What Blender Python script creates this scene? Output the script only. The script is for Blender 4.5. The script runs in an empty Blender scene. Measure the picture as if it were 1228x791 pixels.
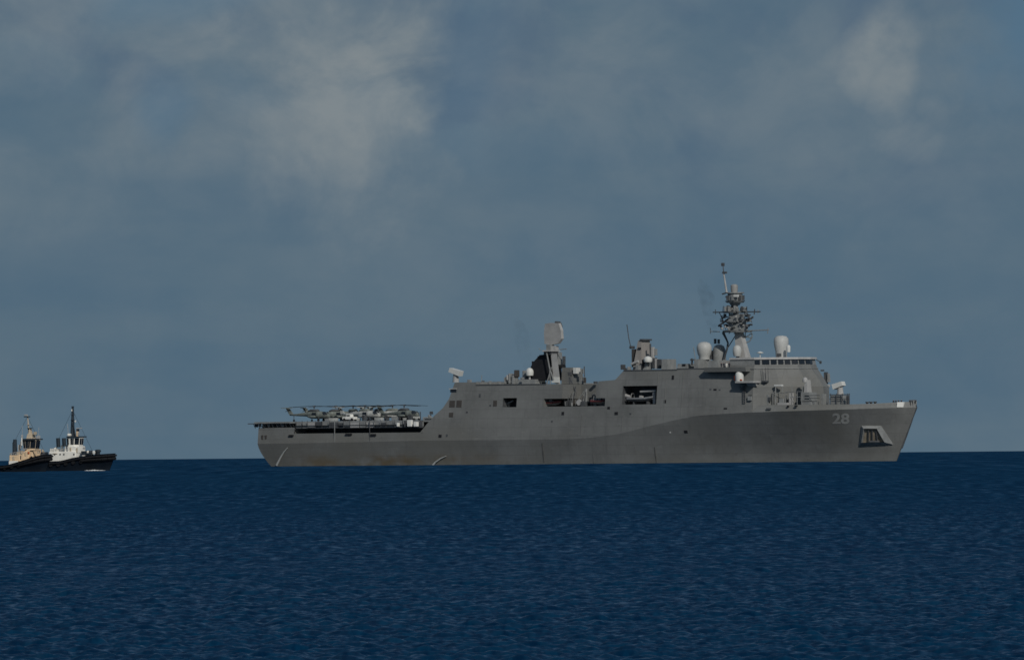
import bpy, bmesh, math, random
import numpy as np
from mathutils import Vector, Matrix
random.seed(7); rng = np.random.default_rng(7)
R = math.radians
SC = bpy.context.scene

# ------------------------------------------------------------------ camera
EARTH = 6.371e6
CAM_H = 5.7
PW, PH = 1228.0, 791.0
F = 12733.0                      # focal length in photo pixels
ROLL = math.atan(11.7/1228.0)
PITCH = math.atan(150.8/F) - math.sqrt(2*CAM_H/EARTH)
cam_d = bpy.data.cameras.new('camera'); cam = bpy.data.objects.new('camera', cam_d)
SC.collection.objects.link(cam); SC.camera = cam
cam_d.sensor_fit = 'HORIZONTAL'; cam_d.sensor_width = 36.0; cam_d.lens = 36.0*F/PW
cam_d.clip_start = 1.0; cam_d.clip_end = 60000.0
fw = Vector((0, math.cos(PITCH), math.sin(PITCH)))
r0 = Vector((1, 0, 0)); u0 = r0.cross(fw)
rt = r0*math.cos(ROLL) - u0*math.sin(ROLL)
up = r0*math.sin(ROLL) + u0*math.cos(ROLL)
CAM = Vector((0, 0, CAM_H))
cam.matrix_world = Matrix(((rt.x, up.x, -fw.x, CAM.x), (rt.y, up.y, -fw.y, CAM.y),
                           (rt.z, up.z, -fw.z, CAM.z), (0, 0, 0, 1)))
def ray(px, py):
    return fw + rt*((px - PW/2)/F) + up*((PH/2 - py)/F)
def at(px, py, Y):
    d = ray(px, py); return CAM + d*(Y/d.y)

# ------------------------------------------------------------------ sky and sun
SUN_EL, SUN_AZ = 33.0, 158.0     # azimuth clockwise from +Y
W = bpy.data.worlds.new('World'); SC.world = W; W.use_nodes = True
nt = W.node_tree; nt.nodes.clear(); N = nt.nodes; Lk = nt.links
def nd(t, **kw):
    n = N.new(t)
    for k, v in kw.items(): setattr(n, k, v)
    return n
def sock(x, inp):
    if isinstance(x, bpy.types.NodeSocket): Lk.new(x, inp)
    else: inp.default_value = x
def mth(op, a, b=0.0, c=0.0, clamp=False):
    n = nd('ShaderNodeMath', operation=op, use_clamp=clamp)
    sock(a, n.inputs[0]); sock(b, n.inputs[1]); sock(c, n.inputs[2]); return n.outputs[0]
def vmul(v, s):
    n = nd('ShaderNodeVectorMath', operation='MULTIPLY'); Lk.new(v, n.inputs[0]); n.inputs[1].default_value = s; return n.outputs[0]
def noise(v, scale, detail=5, rough=.55, dist=0.0):
    n = nd('ShaderNodeTexNoise'); Lk.new(v, n.inputs['Vector'])
    n.inputs['Scale'].default_value = scale; n.inputs['Detail'].default_value = detail
    n.inputs['Roughness'].default_value = rough; n.inputs['Distortion'].default_value = dist
    return n.outputs['Fac']
def rng_(x, a, b, lo=0.0, hi=1.0, smooth=True):
    n = nd('ShaderNodeMapRange'); n.interpolation_type = 'SMOOTHSTEP' if smooth else 'LINEAR'
    sock(x, n.inputs[0]); n.inputs[1].default_value = a; n.inputs[2].default_value = b
    n.inputs[3].default_value = lo; n.inputs[4].default_value = hi; return n.outputs[0]
def mixc(f, a, b):
    n = nd('ShaderNodeMix', data_type='RGBA'); sock(f, n.inputs[0])
    for x, i in ((a, n.inputs[6]), (b, n.inputs[7])):
        if isinstance(x, bpy.types.NodeSocket): Lk.new(x, i)
        else: i.default_value = (*x, 1)
    return n.outputs[2]
tc = nd('ShaderNodeTexCoord'); D = tc.outputs['Generated']
sep = nd('ShaderNodeSeparateXYZ'); Lk.new(D, sep.inputs[0])
sky = nd('ShaderNodeTexSky', sky_type='NISHITA', sun_disc=False)
sky.sun_elevation = R(SUN_EL); sky.sun_rotation = R(SUN_AZ); sky.altitude = 0; sky.dust_density = 1.0
SKY_S = 0.06
clear = nd('ShaderNodeVectorMath', operation='SCALE'); Lk.new(sky.outputs[0], clear.inputs[0]); clear.inputs[3].default_value = SKY_S
# cloud bank: banks of stratus near the horizon, billows above it
nz = noise(vmul(D, (1, 1, 1.7)), 30, 4, .5, .3)
nf = noise(vmul(D, (1, 1, 1.3)), 75, 7, .58, .5)
ff = noise(vmul(D, (1, 1, 1.4)), 150, 5, .6)
nf3 = noise(vmul(D, (1.0, 1.3, 1.15)), 58, 6, .58)
nf2 = noise(vmul(D, (1, 1, 1)), 52, 6, .55)
nb = noise(vmul(D, (1, 1, 4.5)), 28, 4, .5)
def puff(px, py, rx, ry):        # one cloud standing in a given part of the sky
    d = ray(px, py).normalized()
    dx = mth('MULTIPLY', mth('SUBTRACT', sep.outputs[0], d.x), F/rx)
    dz = mth('MULTIPLY', mth('SUBTRACT', sep.outputs[2], d.z), F/ry)
    dx = mth('ADD', dx, mth('MULTIPLY', mth('SUBTRACT', nf3, .5), 2.3))
    dz = mth('ADD', dz, mth('MULTIPLY', mth('SUBTRACT', nf2, .5), 2.1))
    q = mth('SQRT', mth('ADD', mth('MULTIPLY', dx, dx), mth('MULTIPLY', dz, dz)))
    return rng_(q, 1.22, 0.2)
puffs = None
for (px, py, rx, ry, s) in ((405, 120, 185, 165, .90), (455, 120, 115, 90, 1.0), (470, 20, 110, 90, .7), (320, 40, 190, 90, .55), (90, 60, 130, 90, .22), (250, 150, 110, 110, .35), (1048, 58, 58, 78, .72), (1085, 165, 56, 44, .5), (1072, 100, 40, 60, .7), (1120, 140, 30, 40, .3), (1010, 70, 40, 30, .35),
                            (640, 90, 190, 130, .30), (60, 250, 220, 60, .16), (800, 130, 170, 150, .22), (380, -20, 260, 90, .5), (150, 60, 260, 190, .38), (960, 130, 300, 190, .20), (560, 300, 300, 60, .10)):
    p = mth('MULTIPLY', puff(px, py, rx, ry), s)
    puffs = p if puffs is None else mth('MAXIMUM', puffs, p)
puffs = mth('MULTIPLY', puffs, mth('MULTIPLY', rng_(nf, .32, .6, .5, 1.0), rng_(ff, .3, .65, .78, 1.05)))
soft = mth('MULTIPLY', rng_(nb, .42, .7), .07)
soft = mth('ADD', mth('ADD', soft, mth('MULTIPLY', rng_(ff, .3, .7), .05)), mth('MULTIPLY', rng_(nf, .35, .7), mth('ADD', .06, mth('MULTIPLY', rng_(sep.outputs[2], .018, .036), .12))))
base = mixc(rng_(nb, .35, .65), (.079, .138, .196), (.087, .145, .198))
col = mixc(mth('ADD', mth('MULTIPLY', puffs, .95), soft), base, (.213, .247, .266))
# blue gap of open sky, upper right of the clouds
gap = mth('MULTIPLY', rng_(noise(vmul(D, (1, 1, 2)), 22, 3), .5, .68), rng_(sep.outputs[2], .02, .05))
col = mixc(mth('MULTIPLY', gap, .55), col, (.088, .175, .262))
opn = mth('MULTIPLY', puff(1225, 30, 120, 130), .8)
opn = mth('MAXIMUM', opn, mth('MULTIPLY', puff(575, 60, 60, 150), .35)); opn = mth('MAXIMUM', opn, mth('MULTIPLY', puff(190, 130, 45, 60), .45))
col = mixc(opn, col, (.080, .158, .24))
pocket = mth('MULTIPLY', rng_(noise(vmul(D, (1, 1, 1.5)), 44, 5, .55, .4), .5, .66), mth('MULTIPLY', rng_(sep.outputs[2], .016, .032), .6))
pocket = mth('MULTIPLY', pocket, mth('SUBTRACT', 1.0, mth('MULTIPLY', puffs, 1.6), 0, True))
col = mixc(pocket, col, (.072, .122, .19))
cover = mth('MAXIMUM', rng_(sep.outputs[2], .30, .12), rng_(noise(vmul(D, (1, 1, 2)), 3.0, 5), .45, .6))
final = mixc(cover, clear.outputs[0], col)
bg = nd('ShaderNodeBackground'); Lk.new(final, bg.inputs[0]); bg.inputs[1].default_value = 1.0
wo = nd('ShaderNodeOutputWorld'); Lk.new(bg.outputs[0], wo.inputs[0])

sl = bpy.data.lights.new('sun', 'SUN'); sun = bpy.data.objects.new('sun', sl); SC.collection.objects.link(sun)
sl.energy = 2.2; sl.angle = R(.5); sl.color = (1.0, .95, .88)
sd = Vector((math.sin(R(SUN_AZ))*math.cos(R(SUN_EL)), math.cos(R(SUN_AZ))*math.cos(R(SUN_EL)), math.sin(R(SUN_EL))))
sun.rotation_euler = sd.to_track_quat('Z', 'Y').to_euler(); sun.location = (0, 0, 300)
vs = SC.view_settings; vs.view_transform = 'Standard'; vs.look = 'None'; vs.exposure = 0.0; vs.gamma = 1.0; vs.use_curve_mapping = False
SC.cycles.filter_width = 1.6

# ------------------------------------------------------------------ materials
def mat(name, col, rough=.6, metal=0.0, var=.0, vscale=1.0, stretch=(1, 1, 1), col2=None, spec=.3, bump=0.0):
    m = bpy.data.materials.new(name); m.use_nodes = True
    t = m.node_tree; b = t.nodes['Principled BSDF']
    b.inputs['Base Color'].default_value = (*col, 1); b.inputs['Roughness'].default_value = rough
    b.inputs['Metallic'].default_value = metal; b.inputs['Specular IOR Level'].default_value = spec
    if var or col2:
        tcn = t.nodes.new('ShaderNodeTexCoord'); mp = t.nodes.new('ShaderNodeMapping'); mp.inputs['Scale'].default_value = stretch
        nz = t.nodes.new('ShaderNodeTexNoise'); nz.inputs['Scale'].default_value = vscale; nz.inputs['Detail'].default_value = 6
        nz.inputs['Roughness'].default_value = .6
        t.links.new(tcn.outputs['Object'], mp.inputs[0]); t.links.new(mp.outputs[0], nz.inputs['Vector'])
        r = t.nodes.new('ShaderNodeValToRGB'); t.links.new(nz.outputs['Fac'], r.inputs[0])
        c2 = col2 or tuple(c*(1-var) for c in col); c1 = col if col2 else tuple(min(1, c*(1+var)) for c in col)
        r.color_ramp.elements[0].position = .34; r.color_ramp.elements[0].color = (*c2, 1)
        r.color_ramp.elements[1].position = .66; r.color_ramp.elements[1].color = (*c1, 1)
        t.links.new(r.outputs[0], b.inputs['Base Color'])
    return m
def hull_paint(name, col):
    """weathered naval grey: plate to plate difference, run-down streaks, rust along the boot"""
    m = bpy.data.materials.new(name); m.use_nodes = True; t = m.node_tree; b = t.nodes['Principled BSDF']; L = t.links
    b.inputs['Roughness'].default_value = .62; b.inputs['Specular IOR Level'].default_value = .25
    tcn = t.nodes.new('ShaderNodeTexCoord')
    def nz(sc, stretch, det=5, lo=.35, hi=.65):
        mp = t.nodes.new('ShaderNodeMapping'); mp.inputs['Scale'].default_value = stretch; L.new(tcn.outputs['Object'], mp.inputs[0])
        n = t.nodes.new('ShaderNodeTexNoise'); n.inputs['Scale'].default_value = sc; n.inputs['Detail'].default_value = det; L.new(mp.outputs[0], n.inputs['Vector'])
        r = t.nodes.new('ShaderNodeMapRange'); r.inputs[1].default_value = lo; r.inputs[2].default_value = hi; L.new(n.outputs['Fac'], r.inputs[0]); return r.outputs[0]
    def mx(f, a, c, k=1.0):
        n = t.nodes.new('ShaderNodeMix'); n.data_type = 'RGBA'
        if k != 1.0:
            q = t.nodes.new('ShaderNodeMath'); q.operation = 'MULTIPLY'; q.inputs[1].default_value = k; L.new(f, q.inputs[0]); f = q.outputs[0]
        L.new(f, n.inputs[0])
        if isinstance(a, tuple): n.inputs[6].default_value = (*a, 1)
        else: L.new(a, n.inputs[6])
        n.inputs[7].default_value = (*c, 1); return n.outputs[2]
    c = mx(nz(.09, (1, 1, 1.3)), col, tuple(x*.76 for x in col))
    c = mx(nz(.5, (1, 1, .05), 3, .55, .8), c, tuple(x*.62 for x in col), .55)      # vertical run marks
    c = mx(nz(1.3, (1, 1, .05), 3, .6, .85), c, tuple(x*.5 for x in col), .5)
    c = mx(nz(.6, (1, 1, 2.5), 6, .55, .8), c, tuple(x*1.18 for x in col), .5)      # touched-up patches
    sp = t.nodes.new('ShaderNodeSeparateXYZ'); L.new(tcn.outputs['Object'], sp.inputs[0])
    def rg(o, a, d):
        r = t.nodes.new('ShaderNodeMapRange'); r.interpolation_type = 'SMOOTHSTEP'; r.inputs[1].default_value = a; r.inputs[2].default_value = d; L.new(o, r.inputs[0]); return r.outputs[0]
    def mu(a, d):
        q = t.nodes.new('ShaderNodeMath'); q.operation = 'MULTIPLY'; L.new(a, q.inputs[0]); L.new(d, q.inputs[1]); return q.outputs[0]
    rust = mu(mu(rg(sp.outputs[2], 4.6, 1.2), nz(.13, (1, 1, 1.6), 6, .38, .60)), mu(rg(sp.outputs[0], 100, 45), rg(sp.outputs[0], 2, 22)))
    c = mx(rust, c, (.12, .09, .05), .9)
    grime = mu(rg(sp.outputs[2], 1.6, .0), nz(.35, (1, 1, .5), 5, .35, .65))
    c = mx(grime, c, (.10, .105, .09), .5)
    cb_ = t.nodes.new('ShaderNodeCombineXYZ'); L.new(sp.outputs[0], cb_.inputs[0]); L.new(sp.outputs[2], cb_.inputs[1])
    bk = t.nodes.new('ShaderNodeTexBrick'); L.new(cb_.outputs[0], bk.inputs['Vector']); bk.inputs['Scale'].default_value = 1; bk.inputs['Brick Width'].default_value = 9.0; bk.inputs['Row Height'].default_value = 2.6; bk.inputs['Mortar Size'].default_value = .06; bk.inputs['Mortar Smooth'].default_value = .4
    bk.inputs['Color1'].default_value = (1, 1, 1, 1); bk.inputs['Color2'].default_value = (.93, .93, .93, 1); bk.inputs['Mortar'].default_value = (.72, .72, .72, 1); bk.offset = .37
    pl_ = t.nodes.new('ShaderNodeMix'); pl_.data_type = 'RGBA'; pl_.blend_type = 'MULTIPLY'; pl_.inputs[0].default_value = .8; L.new(c, pl_.inputs[6]); L.new(bk.outputs['Color'], pl_.inputs[7]); c = pl_.outputs[2]
    c = mx(nz(.045, (1, 1, 1.6), 6, .48, .7), c, tuple(x*y for x, y in zip(col, (.78, .75, .69))), .75)      # broad brownish weathering
    L.new(c, b.inputs['Base Color'])
    bp = t.nodes.new('ShaderNodeBump'); bp.inputs['Strength'].default_value = .25; bp.inputs['Distance'].default_value = .12
    L.new(nz(.35, (1, 1, 1), 2, .2, .8), bp.inputs['Height']); L.new(bp.outputs[0], b.inputs['Normal'])
    return m
M = {}
M['grey'] = hull_paint('haze_grey_hull', (.184, .190, .184))
M['grey2'] = mat('haze_grey_fittings', (.215, .225, .222), .6, var=.18, vscale=.6)
M['lgrey'] = mat('pale_grey_fittings', (.36, .36, .35), .55, var=.12, vscale=.5)
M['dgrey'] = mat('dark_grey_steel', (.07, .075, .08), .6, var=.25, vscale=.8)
M['deck'] = mat('deck_nonskid', (.06, .065, .07), .9, var=.2, vscale=.5)
M['black'] = mat('soot_black', (.012, .013, .016), .8, var=.2, vscale=.7)
M['white'] = mat('radome_white', (.57, .58, .55), .45, var=.05, vscale=.4)
M['cream'] = mat('radome_cream', (.42, .43, .415), .5, var=.08, vscale=.4)
M['glass'] = mat('window_glass', (.012, .016, .022), .12, spec=.5, var=.1, vscale=1)
M['brown'] = mat('louvre_brown', (.06, .055, .05), .7, var=.2, vscale=2)
M['run_mark'] = mat('run_mark_tone', (.1, .1, .095), .7, var=.3, vscale=.4)
M['num'] = mat('pennant_paint', (.295, .30, .285), .6, var=.12, vscale=.6)
M['helo'] = mat('helicopter_grey_green', (.15, .168, .152), .6, var=.4, vscale=.8)
M['helo2'] = mat('helicopter_pale_grey', (.37, .38, .36), .6, var=.3, vscale=.8)
M['red'] = mat('boat_red', (.12, .035, .035), .6, var=.2, vscale=.8)
M['orange'] = mat('buoy_orange', (.45, .09, .03), .6, var=.15, vscale=.8)
M['rubber'] = mat('boat_tube_grey', (.17, .18, .19), .6, var=.15, vscale=.8)
M['vwhite'] = mat('vehicle_white', (.75, .75, .7), .4, var=.04, vscale=.5)
M['tnavy'] = mat('tug_hull_navy', (.004, .0075, .013), .5, var=.3, vscale=.4, spec=.3)
M['fender'] = mat('tug_fender_rubber', (.007, .008, .010), .85, var=.3, vscale=1)
M['twhite'] = mat('tug_white', (.82, .80, .72), .5, var=.10, vscale=.6, stretch=(1, 1, .4))
M['tcream'] = mat('tug_cream', (.73, .54, .34), .5, var=.22, vscale=.6, stretch=(1, 1, .4))
M['tbuff'] = mat('tug_buff', (.48, .40, .29), .55, var=.15, vscale=.6)
M['tmast'] = mat('tug_mast_dark', (.02, .03, .04), .6, var=.2, vscale=.6)
M['foam'] = mat('sea_foam', (.75, .78, .78), .7, var=.15, vscale=1.5)
M['navy'] = mat('uniform_dark_blue', (.012, .016, .03), .8, var=.2, vscale=5)
M['skin'] = mat('skin_tone', (.32, .18, .12), .6, var=.08, vscale=5)
M['uwhite'] = mat('uniform_white', (.7, .7, .66), .7, var=.06, vscale=5)

# ------------------------------------------------------------------ mesh helpers
class MB:
    """collects shapes; every shape is given in the frame's own (u forward, v to starboard, z up)"""
    def __init__(s): s.bm = bmesh.new()
    def V(s, p): return s.bm.verts.new((p[0], -p[1], p[2]))
    def face(s, pts, mi=0):
        f = s.bm.faces.new([s.V(p) for p in pts]); f.material_index = mi; return f
    def loft(s, a, b, cap=True, mi=0):
        va = [s.V(p) for p in a]; vb = [s.V(p) for p in b]; n = len(va)
        fs = [s.bm.faces.new((va[i], va[(i+1) % n], vb[(i+1) % n], vb[i])) for i in range(n)]
        if cap: fs += [s.bm.faces.new(va[::-1]), s.bm.faces.new(vb)]
        for f in fs: f.material_index = mi
        return s
    def box(s, u0, u1, v0, v1, z0, z1, mi=0, taper=0.0, bev=0.0):
        t = taper
        a = [(u0, v0, z0), (u1, v0, z0), (u1, v1, z0), (u0, v1, z0)]
        b = [(u0+t, v0+t, z1), (u1-t, v0+t, z1), (u1-t, v1-t, z1), (u0+t, v1-t, z1)]
        n0 = len(s.bm.faces)
        s.loft(a, b, mi=mi)
        if bev:
            s.bm.faces.ensure_lookup_table(); es = {e for f in s.bm.faces[n0:] for e in f.edges}
            bmesh.ops.bevel(s.bm, geom=list(es), offset=bev, segments=2, affect='EDGES', profile=.5)
        return s
    def tube(s, p, q, r0, r1=None, n=8, mi=0):
        r1 = r0 if r1 is None else r1
        p = Vector(p); q = Vector(q); d = (q-p).normalized()
        a = d.orthogonal().normalized(); b = d.cross(a)
        ring = lambda c, r: [c + a*(r*math.cos(2*math.pi*i/n)) + b*(r*math.sin(2*math.pi*i/n)) for i in range(n)]
        return s.loft(ring(p, r0), ring(q, r1), mi=mi)
    def path(s, pts, r, n=6, mi=0):
        for a, b in zip(pts, pts[1:]): s.tube(a, b, r, r, n, mi)
        return s
    def lathe(s, c, prof, n=20, mi=0, smooth=True):
        """prof: list of (radius, height) from bottom to top, about the vertical through c"""
        rings = []
        for r, h in prof:
            if r < 1e-4: rings.append([s.V((c[0], c[1], c[2]+h))])
            else: rings.append([s.V((c[0]+r*math.cos(2*math.pi*i/n), c[1]+r*math.sin(2*math.pi*i/n), c[2]+h)) for i in range(n)])
        for a, b in zip(rings, rings[1:]):
            for i in range(n):
                j = (i+1) % n
                if len(a) == 1 and len(b) == 1: continue
                if len(a) == 1: f = s.bm.faces.new((a[0], b[j], b[i]))
                elif len(b) == 1: f = s.bm.faces.new((a[i], a[j], b[0]))
                else: f = s.bm.faces.new((a[i], a[j], b[j], b[i]))
                f.material_index = mi; f.smooth = smooth
        return s
    def dome(s, c, r, h, n=20, k=1.0, mi=0):
        """cylinder-sided radome of total height h with a domed cap"""
        cap = min(r*k, h*.75); prof = [(r*.88, 0), (r*.97, (h-cap)*.4), (r, h-cap)]
        for i in range(1, 8):
            a = i/7*math.pi/2; prof.append((r*math.cos(a) if i < 7 else 0, h-cap+cap*math.sin(a)))
        return s.lathe(c, prof, n, mi)
    def rings(s, secs, smooth=True, cap=True, mi=0):
        """secs: list of equal-length closed loops"""
        rs = [[s.V(p) for p in sec] for sec in secs]; n = len(rs[0])
        for a, b in zip(rs, rs[1:]):
            for i in range(n):
                f = s.bm.faces.new((a[i], a[(i+1) % n], b[(i+1) % n], b[i])); f.smooth = smooth; f.material_index = mi
        if cap:
            for r_ in (rs[0][::-1], rs[-1]):
                try: s.bm.faces.new(r_).material_index = mi
                except ValueError: pass
        return s
    def grid(s, rows, smooth=False, mi=0):
        vs_ = [[s.V(p) for p in r] for r in rows]
        for a, b in zip(vs_, vs_[1:]):
            for i in range(len(a)-1):
                f = s.bm.faces.new((a[i], a[i+1], b[i+1], b[i])); f.smooth = smooth; f.material_index = mi
        return s
    def build(s, name, mats, parent=None, normals=True, label=None):
        if normals: bmesh.ops.recalc_face_normals(s.bm, faces=s.bm.faces[:])
        me = bpy.data.meshes.new(name); s.bm.to_mesh(me); s.bm.free()
        for m_ in (mats if isinstance(mats, (list, tuple)) else [mats]): me.materials.append(m_)
        o = bpy.data.objects.new(name, me); SC.collection.objects.link(o)
        if parent: o.parent = parent
        if label: o['label'] = label
        return o
def tag(o, label, cat, group=None, kind=None):
    if label: o['label'] = label
    if cat: o['category'] = cat
    if group: o['group'] = group
    if kind: o['kind'] = kind
    return o
def empty(name, loc, rz=0.0, parent=None):
    o = bpy.data.objects.new(name, None); SC.collection.objects.link(o)
    o.location = loc; o.rotation_euler = (0, 0, rz); o.empty_display_size = 1
    return o
def copy_tree(o, parent=None):
    c = o.copy(); SC.collection.objects.link(c)
    c.parent = parent
    for ch in [x for x in SC.collection.objects if x.parent == o]: copy_tree(ch, c)
    return c

class Frame:
    """a vessel's own axes; S() finds where a sight line meets the fore-and-aft plane v"""
    def __init__(s, yaw, origin):
        s.yaw = yaw; s.o = Vector(origin)
        s.f = Vector((math.cos(yaw), -math.sin(yaw), 0)); s.s = Vector((-math.sin(yaw), -math.cos(yaw), 0))
    def S(s, px, py, v):
        d = ray(px, py); t = (v - (CAM - s.o).dot(s.s))/d.dot(s.s); p = CAM + d*t - s.o
        return p.dot(s.f), p.z
    def P(s, px, py, v):
        u, z = s.S(px, py, v); return (u, v, z)
    def Fr(s, px, py, u):
        d = ray(px, py); t = (u - (CAM - s.o).dot(s.f))/d.dot(s.f); p = CAM + d*t - s.o
        return (u, p.dot(s.s), p.z)
    def world(s, p):
        return s.o + s.f*p[0] + s.s*p[1] + Vector((0, 0, p[2]))
    def bx(s, mb, x0, y0, x1, y1, vn, d, mi=0, taper=0.0, bev=0.0):
        """box whose outline spans x0..x1, y0..y1; near side at vn, depth d"""
        ym = (y0+y1)/2
        u0 = s.S(x0, ym, vn)[0]; u1 = s.S(x1, ym, vn-d)[0]
        if u1 < u0+.15: u1 = s.S(x1, ym, vn)[0]
        zt = s.S((x0+x1)/2, y0, vn)[1]; zb = s.S((x0+x1)/2, y1, vn)[1]
        return mb.box(u0, u1, vn-d, vn, zb, zt, mi, taper, bev)

# ------------------------------------------------------------------ the sea
SL1, FRONT, FRONT_FAR, GLO, GHI = .32, .178, .42, .64, 1.6
def build_sea():
    th = [0.0]; st = .00022
    a = 0.0
    while a < R(5.2): a += st; th.append(a)
    while a < math.pi*.98:
        st *= 1.12; a += st; th.append(min(a, math.pi*.98))
    th = np.array(sorted({-t for t in th} | set(th)))
    rr = [12.0]; r = 12.0
    while r < 230: r *= 1.09; rr.append(r)
    while r < 1100: r += .12 + max(0, (r-300))*.0007; rr.append(r)
    while r < 1800: r += 1.2 + (r-1100)*.02; rr.append(r)
    while r < 16000: r *= 1.03; rr.append(r)
    rr = np.array(rr); dr = np.gradient(rr)
    RR, TH = np.meshgrid(rr, th, indexing='ij'); DR = np.repeat(dr[:, None], len(th), 1)
    dth = np.gradient(th); DR = np.maximum(DR, RR*dth[None, :])
    X = RR*np.sin(TH); Y = RR*np.cos(TH)
    Z = -RR*RR/(2*EARTH)
    n = 130; lam = np.exp(rng.uniform(math.log(.42), math.log(3.6), n))
    for l in lam:
        ang = R(-100) + rng.normal(0, R(48)); k = 2*math.pi/l
        amp = .0072*l**.5*rng.uniform(.5, 1.2)
        wgt = np.clip((l/DR - 2.5)/2.5, 0, 1)
        rows = np.where(wgt.max(1) > 0)[0]
        if len(rows) == 0: continue
        i0, i1 = rows[0], rows[-1]+1
        ph = k*(X[i0:i1]*math.cos(ang) + Y[i0:i1]*math.sin(ang)) + rng.uniform(0, 6.28)
        Z[i0:i1] += amp*wgt[i0:i1]*(np.sin(ph) + .22*np.cos(2*ph))
    nr, nc = X.shape
    co = np.stack([X, Y, Z], -1).reshape(-1, 3).astype(np.float32)
    i = np.arange(nr-1)[:, None]*nc + np.arange(nc-1)[None, :]
    q = np.stack([i, i+1, i+nc+1, i+nc], -1).reshape(-1, 4).astype(np.int32)[:, ::-1]
    me = bpy.data.meshes.new('water'); me.vertices.add(len(co)); me.vertices.foreach_set('co', co.ravel())
    me.loops.add(q.size); me.loops.foreach_set('vertex_index', np.ascontiguousarray(q).ravel())
    me.polygons.add(len(q)); me.polygons.foreach_set('loop_start', np.arange(0, q.size, 4, dtype=np.int32))
    me.polygons.foreach_set('use_smooth', np.ones(len(q), dtype=bool)); me.update()
    o = bpy.data.objects.new('water', me); SC.collection.objects.link(o); o['kind'] = 'structure'
    m = bpy.data.materials.new('sea_water'); m.use_nodes = True; t = m.node_tree; b = t.nodes['Principled BSDF']; L = t.links
    b.inputs['Roughness'].default_value = .16; b.inputs['IOR'].default_value = 1.33
    b.inputs['Specular IOR Level'].default_value = .24; b.inputs['Specular Tint'].default_value = (.34, .80, 1.0, 1)
    tcn = t.nodes.new('ShaderNodeTexCoord')
    def nz(sc, stretch, det):
        mp = t.nodes.new('ShaderNodeMapping'); mp.inputs['Scale'].default_value = stretch; L.new(tcn.outputs['Object'], mp.inputs[0])
        n_ = t.nodes.new('ShaderNodeTexNoise'); n_.inputs['Scale'].default_value = sc; n_.inputs['Detail'].default_value = det; L.new(mp.outputs[0], n_.inputs['Vector']); return n_.outputs['Fac']
    r = t.nodes.new('ShaderNodeValToRGB'); L.new(nz(.012, (1, .35, 1), 5), r.inputs[0])
    r.color_ramp.elements[0].position = .3; r.color_ramp.elements[0].color = (.0006, .0200, .052, 1)
    r.color_ramp.elements[1].position = .7; r.color_ramp.elements[1].color = (.0009, .0245, .059, 1)
    L.new(r.outputs[0], b.inputs['Base Color'])
    # small facets: slopes drawn from noise, added straight to the normal
    def ncol(sc, det):
        n_ = t.nodes.new('ShaderNodeTexNoise'); n_.inputs['Scale'].default_value = sc; n_.inputs['Detail'].default_value = det
        L.new(tcn.outputs['Object'], n_.inputs['Vector'])
        q = t.nodes.new('ShaderNodeVectorMath'); q.operation = 'SUBTRACT'; L.new(n_.outputs['Color'], q.inputs[0]); q.inputs[1].default_value = (.5, .5, .5); return q.outputs[0]
    def vop(op, a_, b_):
        q = t.nodes.new('ShaderNodeVectorMath'); q.operation = op
        for x_, i_ in ((a_, 0), (b_, 1)):
            if isinstance(x_, bpy.types.NodeSocket): L.new(x_, q.inputs[i_])
            else: q.inputs[i_].default_value = x_
        return q.outputs[0]
    geo = t.nodes.new('ShaderNodeNewGeometry')
    ln_ = t.nodes.new('ShaderNodeVectorMath'); ln_.operation = 'LENGTH'; L.new(tcn.outputs['Object'], ln_.inputs[0]); dist_ = ln_.outputs['Value']
    def sm_(x_, a_, b_, lo, hi):
        q = t.nodes.new('ShaderNodeMapRange'); q.inputs[1].default_value = a_; q.inputs[2].default_value = b_; q.inputs[3].default_value = lo; q.inputs[4].default_value = hi; L.new(x_, q.inputs[0]); return q.outputs[0]
    def groups(sx, sy_):       # groups of steeper and gentler waves, larger ones out to sea
        mp3 = t.nodes.new('ShaderNodeMapping'); mp3.inputs['Scale'].default_value = (sx, sy_, 1); L.new(tcn.outputs['Object'], mp3.inputs[0])
        n3 = t.nodes.new('ShaderNodeTexNoise'); n3.inputs['Scale'].default_value = 1; n3.inputs['Detail'].default_value = 3; n3.inputs['Roughness'].default_value = .6; L.new(mp3.outputs[0], n3.inputs['Vector']); return n3.outputs['Fac']
    def mixf(f_, a_, b_):
        q = t.nodes.new('ShaderNodeMix'); q.data_type = 'FLOAT'; L.new(f_, q.inputs[0]); L.new(a_, q.inputs[2]); L.new(b_, q.inputs[3]); return q.outputs[0]
    gr = mixf(sm_(dist_, 380, 560, 0, 1), groups(2.6, .48), groups(1.4, .125)); gr = mixf(sm_(dist_, 750, 1050, 0, 1), gr, groups(.78, .036)); gr = mixf(sm_(dist_, 1500, 2300, 0, 1), gr, groups(.3, .008))
    gmod = sm_(gr, .33, .67, GLO, GHI)
    # wave light and shade painted into the base colour: pale crests, dark troughs
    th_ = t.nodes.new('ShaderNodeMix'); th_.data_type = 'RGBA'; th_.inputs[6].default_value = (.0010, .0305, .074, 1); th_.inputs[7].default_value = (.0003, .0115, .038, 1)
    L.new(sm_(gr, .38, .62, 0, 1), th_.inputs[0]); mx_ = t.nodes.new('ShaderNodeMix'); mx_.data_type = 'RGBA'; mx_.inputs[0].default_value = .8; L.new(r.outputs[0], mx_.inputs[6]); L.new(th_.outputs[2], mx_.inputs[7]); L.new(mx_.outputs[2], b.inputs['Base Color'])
    sl_ = vop('MULTIPLY', ncol(2.2, 3), (SL1, SL1, 0))
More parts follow.
